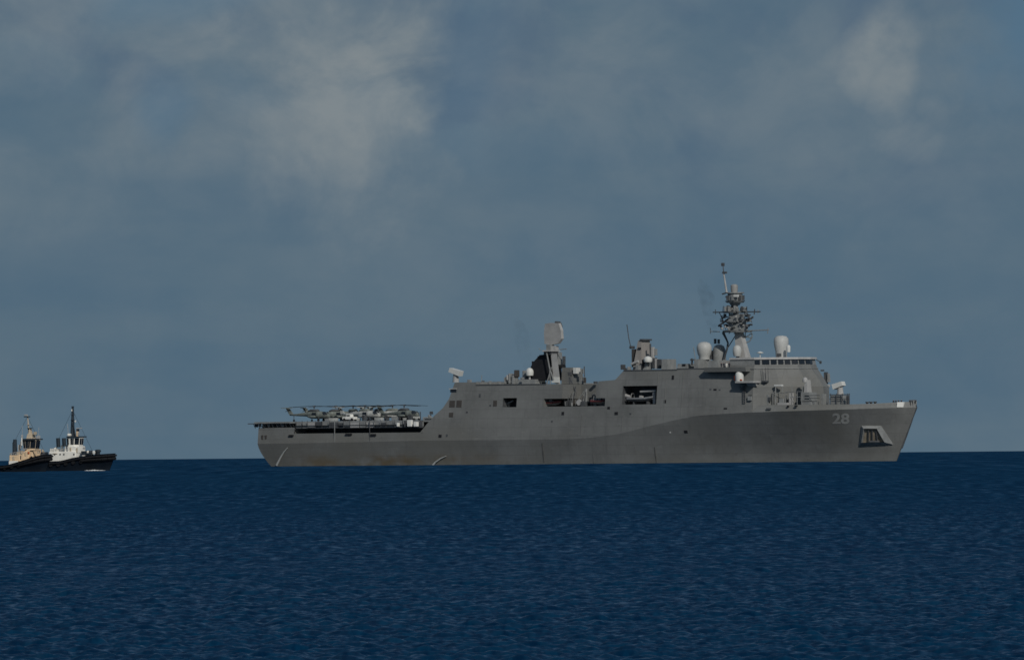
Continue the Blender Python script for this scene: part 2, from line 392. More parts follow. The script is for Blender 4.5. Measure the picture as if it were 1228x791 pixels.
    cx = t.nodes.new('ShaderNodeCombineXYZ'); gm = t.nodes.new('ShaderNodeMath'); gm.operation = 'MULTIPLY'; L.new(sm_(dist_, 380, 1300, -FRONT, -FRONT_FAR), gm.inputs[0]); L.new(gmod, gm.inputs[1]); L.new(gm.outputs[0], cx.inputs[1])
    sl_ = vop('ADD', sl_, cx.outputs[0])             # wave fronts run in towards the shore and are steeper on that side
    L.new(vop('NORMALIZE', vop('ADD', geo.outputs['Normal'], sl_), (0, 0, 0)), b.inputs['Normal'])
    me.materials.append(m)
build_sea()

# ------------------------------------------------------------------ the warship
YAW = R(32.0); MID = 3000.0
cy, sy = math.cos(YAW), math.sin(YAW)
ry_ = MID + 104*sy
rx_ = at(308, 545, ry_ - 16*cy).x + 16*sy
SHIP = Frame(YAW, (rx_, ry_, -MID*MID/(2*EARTH)))
S, P, bx = SHIP.S, SHIP.P, SHIP.bx
ship = empty('warship', SHIP.o, -YAW)
tag(ship, 'long haze grey amphibious warship numbered 28 lying on the dark blue sea', 'warship')
UBOW = S(1099.5, 486, 0)[0]; USTEM = S(1075, 553, 0)[0]
def lin(tab, x):
    if x <= tab[0][0]: return tab[0][1]
    for (a, b), (c, d) in zip(tab, tab[1:]):
        if x <= c: return b + (d-b)*(x-a)/(c-a)
    return tab[-1][1]
def mono(tab):       # smooth (Catmull-like) interpolation through a table
    xs = [a for a, _ in tab]
    def f(x):
        if x <= xs[0]: return tab[0][1]
        if x >= xs[-1]: return tab[-1][1]
        i = max(j for j in range(len(xs)-1) if xs[j] <= x)
        def sl(j):
            if j <= 0 or j >= len(xs)-1: return 0.0
            a = (tab[j][1]-tab[j-1][1])/(xs[j]-xs[j-1]); b = (tab[j+1][1]-tab[j][1])/(xs[j+1]-xs[j])
            return 0.0 if a*b <= 0 else 2*a*b/(a+b)
        h = xs[i+1]-xs[i]; t = (x-xs[i])/h; m0 = sl(i)*h; m1 = sl(i+1)*h if i+1 < len(xs)-1 else (tab[i+1][1]-tab[i][1])
        return (2*t**3-3*t*t+1)*tab[i][1] + (t**3-2*t*t+t)*m0 + (-2*t**3+3*t*t)*tab[i+1][1] + (t**3-t*t)*m1
    return f
LB = UBOW
_hk = [(0, 15.6), (.05, 16), (.68, 16), (.76, 15.6), (.83, 14.2), (.89, 11.8), (.935, 8.6), (.97, 4.9), (.99, 2.2), (1.0, .35)]
_hw = [(0, 14.2), (.05, 14.8), (.55, 14.8), (.66, 13.2), (.75, 10.4), (.83, 7.0), (.90, 4.0), (.96, 1.6), (1.0, .15)]
hk_s, hw_s = mono(_hk), mono(_hw)
# knuckle height read off the photograph where the plating changes slope
ktab = [(S(x, y, 15.8)[0], S(x, y, 15.8)[1]) for x, y in ((310, 531.8), (420, 530), (525, 527.8), (600, 527.2), (680, 526.3), (736, 521), (786, 509), (839, 498.2), (880, 495.2))]
for x, y, v in ((930, 493.2, 14.6), (980, 491.6, 12.6), (1020, 490.4, 9.6), (1060, 489.2, 5.5), (1097, 488.3, .4)): ktab.append(S(x, y, v))
zk = mono(ktab)
def ustart(t): return 3.7*max(0, 1-t)**1.7
def ustem(t): return USTEM + (UBOW-USTEM)*t
NS = 96; TS = [-.16, 0, .2, .4, .6, .8, 1.0]
def hull_pt(s_, t):
    u = ustart(t) + (ustem(max(t, -.1)) - ustart(t))*s_
    zz = zk(u)*t if t > 0 else t*14
    tt = max(0, t)
    hb = hw_s(s_) + (hk_s(s_) - hw_s(s_))*(tt**1.15)
    return u, hb, zz
def hull_v(u, z):
    """half breadth of the lower hull at a length and height"""
    t = max(0, min(1, z/zk(u))); s_ = (u-ustart(t))/(ustem(t)-ustart(t)); return hull_pt(min(1, max(0, s_)), t)[1]
TUM = .135
def side_v(u, z):
    k = zk(u)
    if z <= k: return hull_v(u, z)
    return hk_s((u-ustart(1))/(ustem(1)-ustart(1))) - TUM*(z-k)
def Wp(px, py, off=0.0):
    v = 14.5
    for _ in range(12): u, z = S(px, py, v+off); v = side_v(u, z)
    return (u, v+off, z)
mb = MB(); ss = [(i/NS)**.9 if i else 0 for i in range(NS+1)]
for sg in (1, -1):
    mb.grid([[(p[0], sg*p[1], p[2]) for p in (hull_pt(s_, t) for s_ in ss)] for t in TS], smooth=True)
tr = [hull_pt(0, t) for t in TS]
mb.face([(p[0], p[1], p[2]) for p in tr] + [(p[0], -p[1], p[2]) for p in tr[::-1]])
hull = mb.build('hull', M['grey'], ship)

# upper strake aft: from the knuckle up to the mooring deck, leaning in
U_HOUSE_A = Wp(527, 497)[0]; U_HOUSE_F = S(905, 470, 13.6)[0]
def strake(mb, ua, ub, ztop, n=40, sgs=(1, -1), lean=TUM):
    for sg in sgs:
        rows = [[], []]
        for i in range(n+1):
            u = ua + (ub-ua)*i/n; k = zk(u); h = side_v(u, k-.001); zt = max(k+.05, ztop(u))
            rows[0].append((u, sg*h, k)); rows[1].append((u, sg*(h-lean*(zt-k)), zt))
        mb.grid(rows)
u353 = Wp(353, 520)[0]; z_moor = Wp(420, 519)[2]; z_poop = Wp(330, 512.6)[2]
mb = MB()
strake(mb, .02, u353, lambda u: z_poop, 6); strake(mb, u353, U_HOUSE_A, lambda u: z_moor, 12)
h0 = side_v(.02, 7); k0 = zk(.02)
mb.face([(.02, h0, k0), (.02, h0-TUM*(z_poop-k0), z_poop), (.02, -h0+TUM*(z_poop-k0), z_poop), (.02, -h0, k0)])
vt = h0-TUM*(z_poop-k0)
mb.face([(.02, vt, z_poop-.02), (u353, vt+.3, z_poop-.02), (u353, -vt-.3, z_poop-.02), (.02, -vt, z_poop-.02)])
mb.face([(u353, vt+.3, z_moor-.03), (U_HOUSE_A+1, vt+.3, z_moor-.03), (U_HOUSE_A+1, -vt-.3, z_moor-.03), (u353, -vt-.3, z_moor-.03)])
mb.face([(u353, vt+.3, z_moor-.03), (u353, vt+.3, z_poop-.02), (u353, -vt-.3, z_poop-.02), (u353, -vt-.3, z_moor-.03)])
mb.build('stern_plating', M['grey'], ship)

# flight deck over an open mooring gallery
z_fd = S(420, 504.5, 16)[1]; z_fe = S(420, 513.4, 16)[1]
u_fd1 = Wp(522, 500)[0]
mb = MB()
mb.box(-1.5, u_fd1+2, -15.0, 15.0, z_fd-.45, z_fd-.02, 0)          # deck slab
mb.box(-1.4, u_fd1+1.9, -14.8, 14.8, z_fd-.02, z_fd, 1)
mb.box(u353+.4, Wp(503, 516)[0], 13.9, 15.0, z_fe, z_fd-.45, 0)  # edge fascia to starboard
mb.box(u353+.4, Wp(503, 516)[0], -15.0, -13.9, z_fe, z_fd-.45, 0)
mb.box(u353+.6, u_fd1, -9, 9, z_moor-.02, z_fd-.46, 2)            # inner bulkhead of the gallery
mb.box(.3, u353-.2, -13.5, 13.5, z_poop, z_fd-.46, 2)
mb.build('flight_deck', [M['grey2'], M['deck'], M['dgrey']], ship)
# catwalk nets and stanchions
mb = MB(); uu = -1.2
while uu < u353-.5:
    mb.box(uu, uu+1.35, 14.95, 16.1, z_fd-.5, z_fd-.36, random.choice((0, 1, 0)))
    mb.tube((uu+.1, 14.9, z_fd-1.9), (uu+.1, 16.1, z_fd-.4), .09, n=5); mb.tube((uu+.9, 14.9, z_fd-1.5), (uu+.9, 16.0, z_fd-.4), .06, n=5); uu += 1.55
for k in range(9): mb.box(-1.4+1.5*k, -1.4+1.5*k+random.uniform(.6, 1.4), 14.6, 14.95, z_fd-1.5, z_fd-.5, random.choice((0, 1)))
for k in range(10): mb.box(-3.9, -1.5, -14+2.9*k, -14+2.9*k+2.6, z_fd-.62, z_fd-.38, 0)
mb.build('safety_net', [M['dgrey'], M['grey2']], ship)
mb = MB(); uu = u353+.6; ue = Wp(498, 514)[0]; i = 0
while uu < ue:
    w = random.uniform(1.6, 3.4)
    if random.random() < .8: mb.box(uu, uu+w-.25, 15.0, 15.35+random.uniform(0, .5), z_fe+random.uniform(.1, .6), z_fd-random.uniform(.05, .7), random.choice((0, 0, 1, 2)))
    mb.tube((uu, 15.7, z_fe+.1), (uu, 15.7, z_fd+.25), .07, n=5, mi=1); uu += w
for z in (z_fe+.15, z_fe+.9): mb.box(u353+.6, ue, 15.02, 15.9, z, z+.09, 1)
mb.build('catwalk', [M['grey2'], M['dgrey'], M['lgrey']], ship)
for x in (402, 444): 
    mb = MB(); a = Wp(x, 517); mb.tube((a[0], 15.9, z_moor-2.6), (a[0], 15.9, z_fd+.3), .12, n=6); mb.build('fuel_riser', M['grey2' if x == 402 else 'dgrey'], ship)
for (x0, y0, x1, y1) in ((346, 521, 354, 523.2), (414, 519.5, 424, 521.5), (444, 520, 453, 522.5)):
    mb = MB(); bx(mb, x0, y0, x1, y1, side_v(30, 9.4)+.5, 1.2, taper=0); mb.build('fairlead', M['black'], ship)
mb = MB(); a = Wp(313, 523); b = Wp(320, 528)
for x in (313.3, 317.5): bx(mb, x, 521.5, x+3.4, 527, side_v(5, 9)+.06, .5)
mb.build('stern_vent', M['brown'], ship)

# ---- deckhouse: side walls with real openings
def pxu(px, py=470): return Wp(px, py)[0]
top_tab = [(pxu(541, 459), Wp(541, 458.5)[2]), (pxu(570), Wp(570, 458)[2]), (pxu(571), Wp(571, 460.2)[2]), (pxu(716), Wp(716, 460.4)[2]), (pxu(717), Wp(717, 457)[2]),
           (pxu(735), Wp(735, 455.5)[2]), (pxu(737), Wp(737, 470)[2]-.1), (pxu(747), Wp(747, 443.4)[2]), (pxu(849), Wp(849, 442)[2]), (pxu(905), Wp(905, 441)[2])]
top_tab[6] = (pxu(737), top_tab[5][1]+.1)
ztop = lambda u: lin(top_tab, u)
def hole(x0, y0, x1, y1):
    a = Wp(x0, (y0+y1)/2); b = Wp(x1, (y0+y1)/2); c = Wp((x0+x1)/2, y1); d = Wp((x0+x1)/2, y0); return (a[0], b[0], c[2], d[2])
H1 = hole(603, 477, 619.5, 488); H2 = hole(652, 477.5, 725.5, 487); H3 = hole(746.5, 462.5, 787.5, 484.7)
WELL = (pxu(674), pxu(715), H2[3], 99)
UA = pxu(546, 459); UF = U_HOUSE_F
zc = sorted({H1[2], H1[3], H2[2], H2[3], H3[2], H3[3], 16.0, 22.5})
uc = sorted({UA, UF, H1[0], H1[1], H2[0], H2[1], H3[0], H3[1], WELL[0], WELL[1], *[a for a, _ in top_tab if UA < a < UF]} | {UA+i*3.0 for i in range(int((UF-UA)/3))})
def cut(h, ua, ub, za, zb): return h[0]-.01 <= ua and ub <= h[1]+.01 and h[2]-.01 <= za and zb <= h[3]+.01
mb = MB()
for ua, ub in zip(uc, uc[1:]):
    for sg in (1, -1):
        zs_a = [zk(ua)] + [z for z in zc if z < ztop(ua)-.05 and z > 15] + [ztop(ua)]
        zs_b = [zk(ub)] + [z for z in zc if z < ztop(ub)-.05 and z > 15] + [ztop(ub)]
        if len(zs_a) != len(zs_b):
            n_ = min(len(zs_a), len(zs_b)); zs_a = zs_a[:n_-1]+[ztop(ua)]; zs_b = zs_b[:n_-1]+[ztop(ub)]
        for (a0, a1), (b0, b1) in zip(zip(zs_a, zs_a[1:]), zip(zs_b, zs_b[1:])):
            if sg == 1 and any(cut(h, ua, ub, min(a0, b0), max(a1, b1)) for h in (H1, H2, H3, WELL)): continue
            mb.face([(ua, sg*side_v(ua, a0), a0), (ub, sg*side_v(ub, b0), b0), (ub, sg*side_v(ub, b1), b1), (ua, sg*side_v(ua, a1), a1)])
# roof strips, leaving the boat well open
for ua, ub in zip(uc, uc[1:]):
    za, zb = ztop(ua), ztop(ub); va, vb = side_v(ua, za), side_v(ub, zb)
    vi = 4.0 if WELL[0]-.01 <= ua and ub <= WELL[1]+.01 else None
    s_a, s_b = (vi, vi) if vi is not None else (va, vb)
    mb.face([(ua, s_a, za), (ub, s_b, zb), (ub, -vb, zb), (ua, -va, za)])
# the aft end, leaning forward as it rises from the gallery
slope = [Wp(x, y) for x, y in ((545.2, 458.8), (538.5, 478), (531, 489), (521, 498), (512, 508), (503.5, 518.6), (503, 527))]
slope[-1] = (slope[-1][0], slope[-1][1], zk(slope[-1][0]))
for sg in (1, -1):
    mb.grid([[(p[0], sg*p[1], p[2]) for p in slope], [(UA, sg*side_v(UA, max(p[2], zk(UA))), max(p[2], zk(UA))) for p in slope]])
mb.grid([[p for p in slope], [(p[0], -p[1], p[2]) for p in slope]])
za = ztop(UA); mb.face([(slope[0][0], slope[0][1], za), (UA, side_v(UA, za), za), (UA, -side_v(UA, za), za), (slope[0][0], -slope[0][1], za)])
house = mb.build('deckhouse', M['grey'], ship, normals=False)

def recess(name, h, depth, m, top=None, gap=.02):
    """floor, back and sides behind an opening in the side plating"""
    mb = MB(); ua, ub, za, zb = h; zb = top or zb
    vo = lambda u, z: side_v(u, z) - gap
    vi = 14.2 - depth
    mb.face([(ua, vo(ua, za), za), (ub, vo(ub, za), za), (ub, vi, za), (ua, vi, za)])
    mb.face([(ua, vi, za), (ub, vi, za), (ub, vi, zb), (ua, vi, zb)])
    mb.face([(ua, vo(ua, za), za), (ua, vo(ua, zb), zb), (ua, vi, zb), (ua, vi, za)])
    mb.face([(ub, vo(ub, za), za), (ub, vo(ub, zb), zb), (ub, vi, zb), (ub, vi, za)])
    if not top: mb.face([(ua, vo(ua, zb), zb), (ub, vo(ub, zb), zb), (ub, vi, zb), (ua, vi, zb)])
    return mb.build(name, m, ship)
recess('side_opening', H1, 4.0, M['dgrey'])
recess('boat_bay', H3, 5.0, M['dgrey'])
# the open boat well: gallery below, open to the sky amidships
mb = MB(); ua, ub, za, zb = H2; vi = 4.0; wa, wb = WELL[0], WELL[1]; zt = ztop((wa+wb)/2)
mb.face([(ua, side_v(ua, za)-.02, za), (ub, side_v(ub, za)-.02, za), (ub, vi, za), (ua, vi, za)])
mb.face([(ua, vi, za), (ub, vi, za), (ub, vi, zt), (ua, vi, zt)])
for u_, w_ in ((ua, wa), (ub, wb)):
    mb.face([(u_, side_v(u_, za)-.02, za), (u_, side_v(u_, zb)-.02, zb), (u_, vi, zb), (u_, vi, za)])
    mb.face([(u_, side_v(u_, zb)-.02, zb), (w_, side_v(w_, zb)-.02, zb), (w_, vi, zb), (u_, vi, zb)])
    mb.face([(w_, side_v(w_, zb)-.02, zb), (w_, side_v(w_, zt)-.02, zt), (w_, vi, zt), (w_, vi, zb)])
mb.build('boat_well', M['grey'], ship)
# well fittings: two boat cranes, davits, lockers
def crane(px, yb, yt, jib, v=8):
    mb = MB(); b = P(px, yb, v); t = P(px, yt, v)
    mb.tube(b, t, .42, .3, 10); j = P(jib[0], jib[1], v); mb.tube(t, j, .22, .14, 8)
    mb.tube(P(px, (yb+yt)/2, v), P((px+jib[0])/2, (yt+jib[1])/2, v), .12, n=6); mb.box(b[0]-.8, b[0]+.8, v-.8, v+.8, b[2], b[2]+1.4)
    mb.tube(j, (j[0], j[1], j[2]-3), .05, n=5)
    return mb.build('boat_crane', M['dgrey'] if px != 703 else M['grey2'], ship)
crane(683.5, 487, 452, (691, 471)); crane(703, 487, 466, (694, 478), 9); crane(711, 487, 472, (719, 480), 9)
for x0, y0, x1, y1, v, m_ in ((677, 474, 681, 487, 9, 'dgrey'), (686, 470, 689, 487, 7, 'grey2'), (706, 476, 709.5, 487, 8, 'dgrey'), (699, 480, 703, 487, 10, 'grey2'), (679, 480, 687, 487, 10.5, 'dgrey'), (712, 476, 715, 486.5, 10, 'grey2')):
    mb = MB(); bx(mb, x0, y0, x1, y1, v, 1.4, bev=.1); mb.build('deck_locker', M[m_], ship)
for x, y in ((694.6, 482.3), (699, 484)):
    mb = MB(); c = P(x, y, 12.2); mb.tube((c[0], 12.0, c[2]), (c[0], 12.5, c[2]), .8, .8, 16); mb.build('hose_reel', M['lgrey' if x < 696 else 'dgrey'], ship)
wr_ = random.Random(11)
for i in range(26):
    x = wr_.uniform(675, 714); h = wr_.uniform(3, 9); mb = MB(); bx(mb, x, 486.8-h, x+wr_.uniform(1, 3), 486.8, wr_.uniform(9, 12.6), .8, bev=.08); mb.build('deck_gear', M[wr_.choice(['dgrey', 'grey2', 'dgrey', 'black', 'brown'])], ship)
for i in range(9):
    x = wr_.uniform(675, 714); mb = MB(); mb.tube(P(x, 486.5, 11), P(x+wr_.uniform(-5, 5), wr_.uniform(460, 476), 11), .12, n=5); mb.build('davit_arm', M[wr_.choice(['dgrey', 'grey2'])], ship)
# inside the forward bay: pale grey davit arms
for p0, p1, r_ in (((768, 469.4, 12.9), (787, 468.2, 12.9), .34), ((784.5, 468.5, 12.4), (785, 484, 12.4), .5), ((750, 471, 12), (749, 484, 12), .35), ((748, 473.5, 12.8), (756, 476, 12.8), .5)):
    mb = MB(); mb.tube(P(*p0), P(*p1), r_, n=8); mb.build('boat_davit', M['lgrey'], ship)
mb = MB(); bx(mb, 607, 481.5, 614, 488, 12, 1.5, bev=.2); mb.tube(P(604, 486, 12.5), P(616, 480, 12.5), .22); mb.build('winch', M['grey2'], ship)

# ---- small things on the shell plating
def plate(name, x0, y0, x1, y1, m_, proud=.07):
    c = Wp((x0+x1)/2, (y0+y1)/2); a = Wp(x0, (y0+y1)/2); b = Wp(x1, (y0+y1)/2)
    z0 = Wp((x0+x1)/2, y1)[2]; z1 = Wp((x0+x1)/2, y0)[2]
    mb = MB(); q = lambda u, z, o: (u, side_v(u, z)+o, z)
    mb.loft([q(a[0], z0, -.1), q(b[0], z0, -.1), q(b[0], z1, -.1), q(a[0], z1, -.1)], [q(a[0], z0, proud), q(b[0], z0, proud), q(b[0], z1, proud), q(a[0], z1, proud)])
    return mb.build(name, m_, ship)
for r_ in ((547.5, 479.8, 553.6, 488.2), (539, 480.2, 545.6, 488.2)): plate('louvre', *r_, M['brown'])
plate('louvre', 538.5, 494.5, 543.5, 500, M['brown'])
plate('window', 540, 466.6, 547.4, 470.2, M['glass']); plate('window_hood', 539.5, 465.4, 548, 466.5, M['lgrey'], .5)
for x, y, w, h in ((527.8, 522.6, 3.6, 3.6), (536, 521.8, 2, 3), (575.5, 474, 2, 4), (588, 486, 2, 2), (675, 495.5, 3, 4), (739, 495.5, 4, 3.6), (730, 489, 3, 3), (807, 452.5, 2.6, 5), (797.5, 481.2, 2.6, 4), (822.5, 517.5, 4.2, 3.4),
                   (852, 466.6, 2.4, 1.8), (857.5, 467, 3.6, 2), (863, 467.2, 2, 1.8), (870, 489.6, 4, 1.8), (756, 496, 2, 2), (560, 494, 2.2, 2), (662, 505, 2, 2), (899.5, 476, 4.5, 5)):
    plate('vent', x-w/2, y-h/2, x+w/2, y+h/2, M['black'] if w > 2.5 else M['dgrey'])
plate('vent', 591.5, 480, 596, 487, M['brown']); plate('vent', 919.5, 488.8, 924.5, 491, M['dgrey'], .3)
plate('discharge_outlet', 803, 517.5, 804.6, 519, M['white'])
for x, y0, y1, w in ((651.5, 531, 554, 1.1), (786.3, 536, 555, 1.0), (712, 544, 555.5, .7), (746, 500, 516, .5), (797.5, 455, 490, .5), (818, 446, 500, .5), (789, 447, 462, .5), (697, 497, 522, .6)):
    plate('run_mark_strip', x-w/2, y0, x+w/2, y1, M['run_mark'] if w > .9 else M['grey'], .08)  # raised strips stand for run marks on the plating
for x0, x1, y in ((571, 655, 460.8), (748, 812, 443.6), (812, 849, 441.8)):
    plate('roof_gutter', x0, y-.5, x1, y+.5, M['dgrey'], .15)
for pts in (((345.5, 536.5), (341, 542), (337, 549), (333, 557.5)), ((535.5, 546.6), (529, 549.6), (523, 554), (519, 559))):
    mb = MB(); q = [Wp(*p_, ) for p_ in pts]; q = [(p_[0], p_[1]+.25+.1*i, p_[2]) for i, p_ in enumerate(q)]
    for i, (a, b) in enumerate(zip(q, q[1:])): mb.tube(a, b, .10+.07*i, .17+.07*i, 8)
    mb.build('bilge_water_jet', M['cream'], ship)

# ---- pennant number, laid on the flared bow
cu = bpy.data.curves.new('num', 'FONT'); cu.body = '28'; cu.size = 1; cu.resolution_u = 6; cu.offset = .03
to = bpy.data.objects.new('num', cu); SC.collection.objects.link(to); bpy.context.view_layer.update()
tm = bpy.data.meshes.new_from_object(to.evaluated_get(bpy.context.evaluated_depsgraph_get()))
bpy.data.objects.remove(to)
bmn = bmesh.new(); bmn.from_mesh(tm); bmesh.ops.triangulate(bmn, faces=bmn.faces[:])
bmesh.ops.subdivide_edges(bmn, edges=[e for e in bmn.edges if e.calc_length() > .15], cuts=2); 
xs = [v.co.x for v in bmn.verts]; ys = [v.co.y for v in bmn.verts]
for v in bmn.verts:
    fx = (v.co.x-min(xs))/(max(xs)-min(xs)); fy = (v.co.y-min(ys))/(max(ys)-min(ys))
    p_ = Wp(998.2+20.6*fx, 508.2-13.0*fy); v.co = Vector((p_[0], -p_[1]-.07, p_[2]))
bmn.to_mesh(tm); bmn.free(); tm.materials.append(M['num'])
no = bpy.data.objects.new('hull_number', tm); SC.collection.objects.link(no); no.parent = ship

# ---- anchor pocket on the bow
mb = MB()
outer = [(1034, 510.3), (1056.5, 510.3), (1071, 532.5), (1031, 533.8)]; inner = [(1037.8, 513.6), (1053.6, 513.6), (1063, 530), (1035.2, 530.4)]
Wo = lambda xy, o: (lambda p_: (p_[0], p_[1]+o, p_[2]))(Wp(*xy))
for i in range(4):
    j = (i+1) % 4
    mb.loft([Wo(outer[i], -.3), Wo(outer[j], -.3), Wo(inner[j], -.3), Wo(inner[i], -.3)], [Wo(outer[i], .35), Wo(outer[j], .35), Wo(inner[j], 1.1), Wo(inner[i], 1.1)])
ap = mb.build('anchor_pocket', M['grey2'], ship)
mb = MB(); mb.loft([Wo(p_, -.1) for p_ in inner], [Wo(p_, .12) for p_ in inner]); mb.build('pocket_plate', mat('rusted_plate', (.24, .21, .16), .7, var=.25, vscale=.5), ap)
for x0, x1 in ((1042.6, 1042.3), (1046.8, 1047.2), (1051.4, 1053.4)):
    mb = MB(); mb.tube(Wo((x0, 513.8), .5), Wo((x1, 529.5), .5), .2, n=6); mb.build('anchor_chain', M['dgrey'], ap)
mb = MB(); mb.tube(Wo((1044, 529.3), .55), Wo((1056, 529.5), .55), .38, n=8); mb.build('anchor', M['dgrey'], ap)
# shadow side of the stem built as a dark bar, bow chock
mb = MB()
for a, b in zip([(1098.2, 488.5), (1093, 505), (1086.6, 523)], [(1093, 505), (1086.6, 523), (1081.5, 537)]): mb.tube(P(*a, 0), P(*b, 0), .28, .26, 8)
mb.build('stem_shade_bar', M['dgrey'], ship)

# ---- foredeck, bulwark
btop = [(U_HOUSE_F-3, Wp(905, 485.5)[2])]
for x, y, v in ((940, 485.2, 14), (1000, 484.8, 11), (1030, 484.2, 8.5), (1060, 483.0, 5.2), (1078, 481.9, 3), (1098, 481.2, .4)): btop.append(S(x, y, v))
bt = mono(btop)
mb = MB(); strake(mb, U_HOUSE_F-.2, UBOW-.2, lambda u: bt(u), 60, lean=.6); mb.build('bulwark', M['lgrey'] if False else M['grey'], ship)
mb = MB(); rows = [[], []]
for i in range(41):
    u = U_HOUSE_F-14 + (UBOW-.6-U_HOUSE_F+14)*i/40; z = zk(min(u, UBOW))+.15; h = max(.05, hk_s((u-ustart(1))/(ustem(1)-ustart(1)))-.15)
    rows[0].append((u, h, z)); rows[1].append((u, -h, z))
mb.grid(rows); mb.build('foredeck', M['deck'], ship)
zdk = lambda u: zk(u)+.15
mb = MB()
for i, t_ in enumerate(((1076.4, 482.3), (1083.6, 488.1))): pass
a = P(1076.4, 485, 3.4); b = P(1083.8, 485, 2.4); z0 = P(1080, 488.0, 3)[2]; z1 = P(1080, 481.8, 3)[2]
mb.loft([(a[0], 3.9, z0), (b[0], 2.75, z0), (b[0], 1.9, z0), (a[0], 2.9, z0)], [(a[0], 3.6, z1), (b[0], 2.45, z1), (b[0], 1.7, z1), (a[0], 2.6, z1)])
mb.build('bow_glint_block', M['white'], ship)  # white block stands in for the sun glint on the bow bulwark
mb = MB(); c = P(1097, 485.5, 0)
mb.tube((c[0]-.3, -.8, c[2]-.6), (c[0]-.3, .8, c[2]-.6), .5, n=10); mb.tube((c[0], -.7, c[2]-.6), (c[0], -.7, c[2]+1.2), .22); mb.tube((c[0], .7, c[2]-.6), (c[0], .7, c[2]+1.2), .22); mb.tube((c[0], -.7, c[2]+1.1), (c[0], .7, c[2]+1.1), .22)
mb.build('bullring', M['grey2'], ship)
mb = MB(); a = P(1090, 480.3, 1.2); b = P(1099, 480.0, 0); mb.tube(a, b, .22, n=6); mb.tube(P(1092, 487, 1.2), P(1092, 480, 1.2), .1, n=5); mb.tube(P(1097, 487, .2), P(1097, 480, .2), .1, n=5); mb.build('bow_rail', M['dgrey'], ship)
for x in (1040, 1044.5, 1049.5):
    mb = MB(); c = P(x, 483.6, 3); z_ = zdk(c[0]); mb.lathe((c[0], 3, z_), [(.35, 0), (.32, 1.5), (.5, 1.55), (.5, 1.85), (0, 1.9)], 10); mb.build('bollard', M['dgrey'], ship)

# ---- bridge block forward
zz = lambda y: S(905, y, 13.6)[1]
def plan(f, hw, z, du=0.0):      # faceted front, starboard corner fixed
    u = U_HOUSE_F + du
    return [(u-8, hw+.1, z), (u, hw, z), (u+f*.45, hw*.72, z), (u+f*.9, hw*.38, z), (u+f, 0, z), (u+f*.9, -hw*.38, z), (u+f*.62, -hw*.72, z), (u+f*.22, -hw, z), (u-8, -hw-.1, z)]
L0, L1, L2, L3 = plan(14.5, side_v(U_HOUSE_F, 17), zz(491)), plan(14.2, 14.5, zz(464)), plan(10.3, 13.7, zz(441.5)), plan(10.0, 13.55, zz(437.4))
mb = MB(); mb.loft(L0, L1, cap=False); mb.loft(L1, L2, cap=False); mb.loft(L2, L3, cap=False); mb.face([p_ for p_ in L2])
mb.build('bridge_house', M['grey'], ship)
mb = MB(); L4 = plan(9.6, 13.45, zz(430.8)); mb.loft(plan(9.9, 13.4, zz(437.4)), L4, cap=False)
bb = mb.build('bridge_band', M['grey2'], ship)
mb = MB(); mb.loft(plan(10.2, 13.75, zz(430.8)), plan(10.0, 13.7, zz(428.4))); mb.build('bridge_roof', M['lgrey'], ship)
mb = MB(); mb.loft(plan(10.6, 14.0, zz(442.2)), plan(10.6, 14.0, zz(441.2))); mb.build('bridge_ledge', M['grey2'], ship)
def along(pl, d):
    acc = 0
    for a, b in zip(pl, pl[1:]):
        L_ = (Vector(b)-Vector(a)).length
        if d <= acc+L_: return Vector(a).lerp(Vector(b), (d-acc)/L_)
        acc += L_
    return Vector(pl[-1])
def pxof(p_):
    w = SHIP.world(p_) - CAM; d = w.dot(fw); return PW/2 + F*w.dot(rt)/d, PH/2 - F*w.dot(up)/d
pa = plan(9.95, 13.55, zz(436.6)); pb = plan(9.75, 13.52, zz(431.6))
tot = sum((Vector(b)-Vector(a)).length for a, b in zip(pa, pa[1:])); ds = np.linspace(0, tot, 900)
pxs = [pxof(along(pa, d))[0] for d in ds]
def d_at(px): 
    for d, x in zip(ds, pxs):
        if x >= px: return d
    return tot*.8
ce = Vector((U_HOUSE_F-6, 0, 0))
for x0, x1 in ((905.3, 911.4), (914, 922.6), (924.6, 931.4), (933.2, 939.6), (941.2, 947.6), (949.6, 956.8), (958.4, 964.8), (966.4, 974.2)):
    d0, d1 = d_at(x0), d_at(x1); 
    if d1-d0 < .3: continue
    mb = MB(); n = 4; ra, rb, rc, rd_ = [], [], [], []
    for i in range(n+1):
        d = d0+(d1-d0)*i/n; a = along(pa, d); b = along(pb, d*sum((Vector(q)-Vector(p_)).length for p_, q in zip(pb, pb[1:]))/tot)
        o = (a-ce); o.z = 0; o.normalize(); ra.append(a+o*.1); rb.append(b+o*.1); rc.append(a-o*.12); rd_.append(b-o*.12)
    mb.grid([rc, ra, rb, rd_]); mb.build('window', M['glass'], bb)
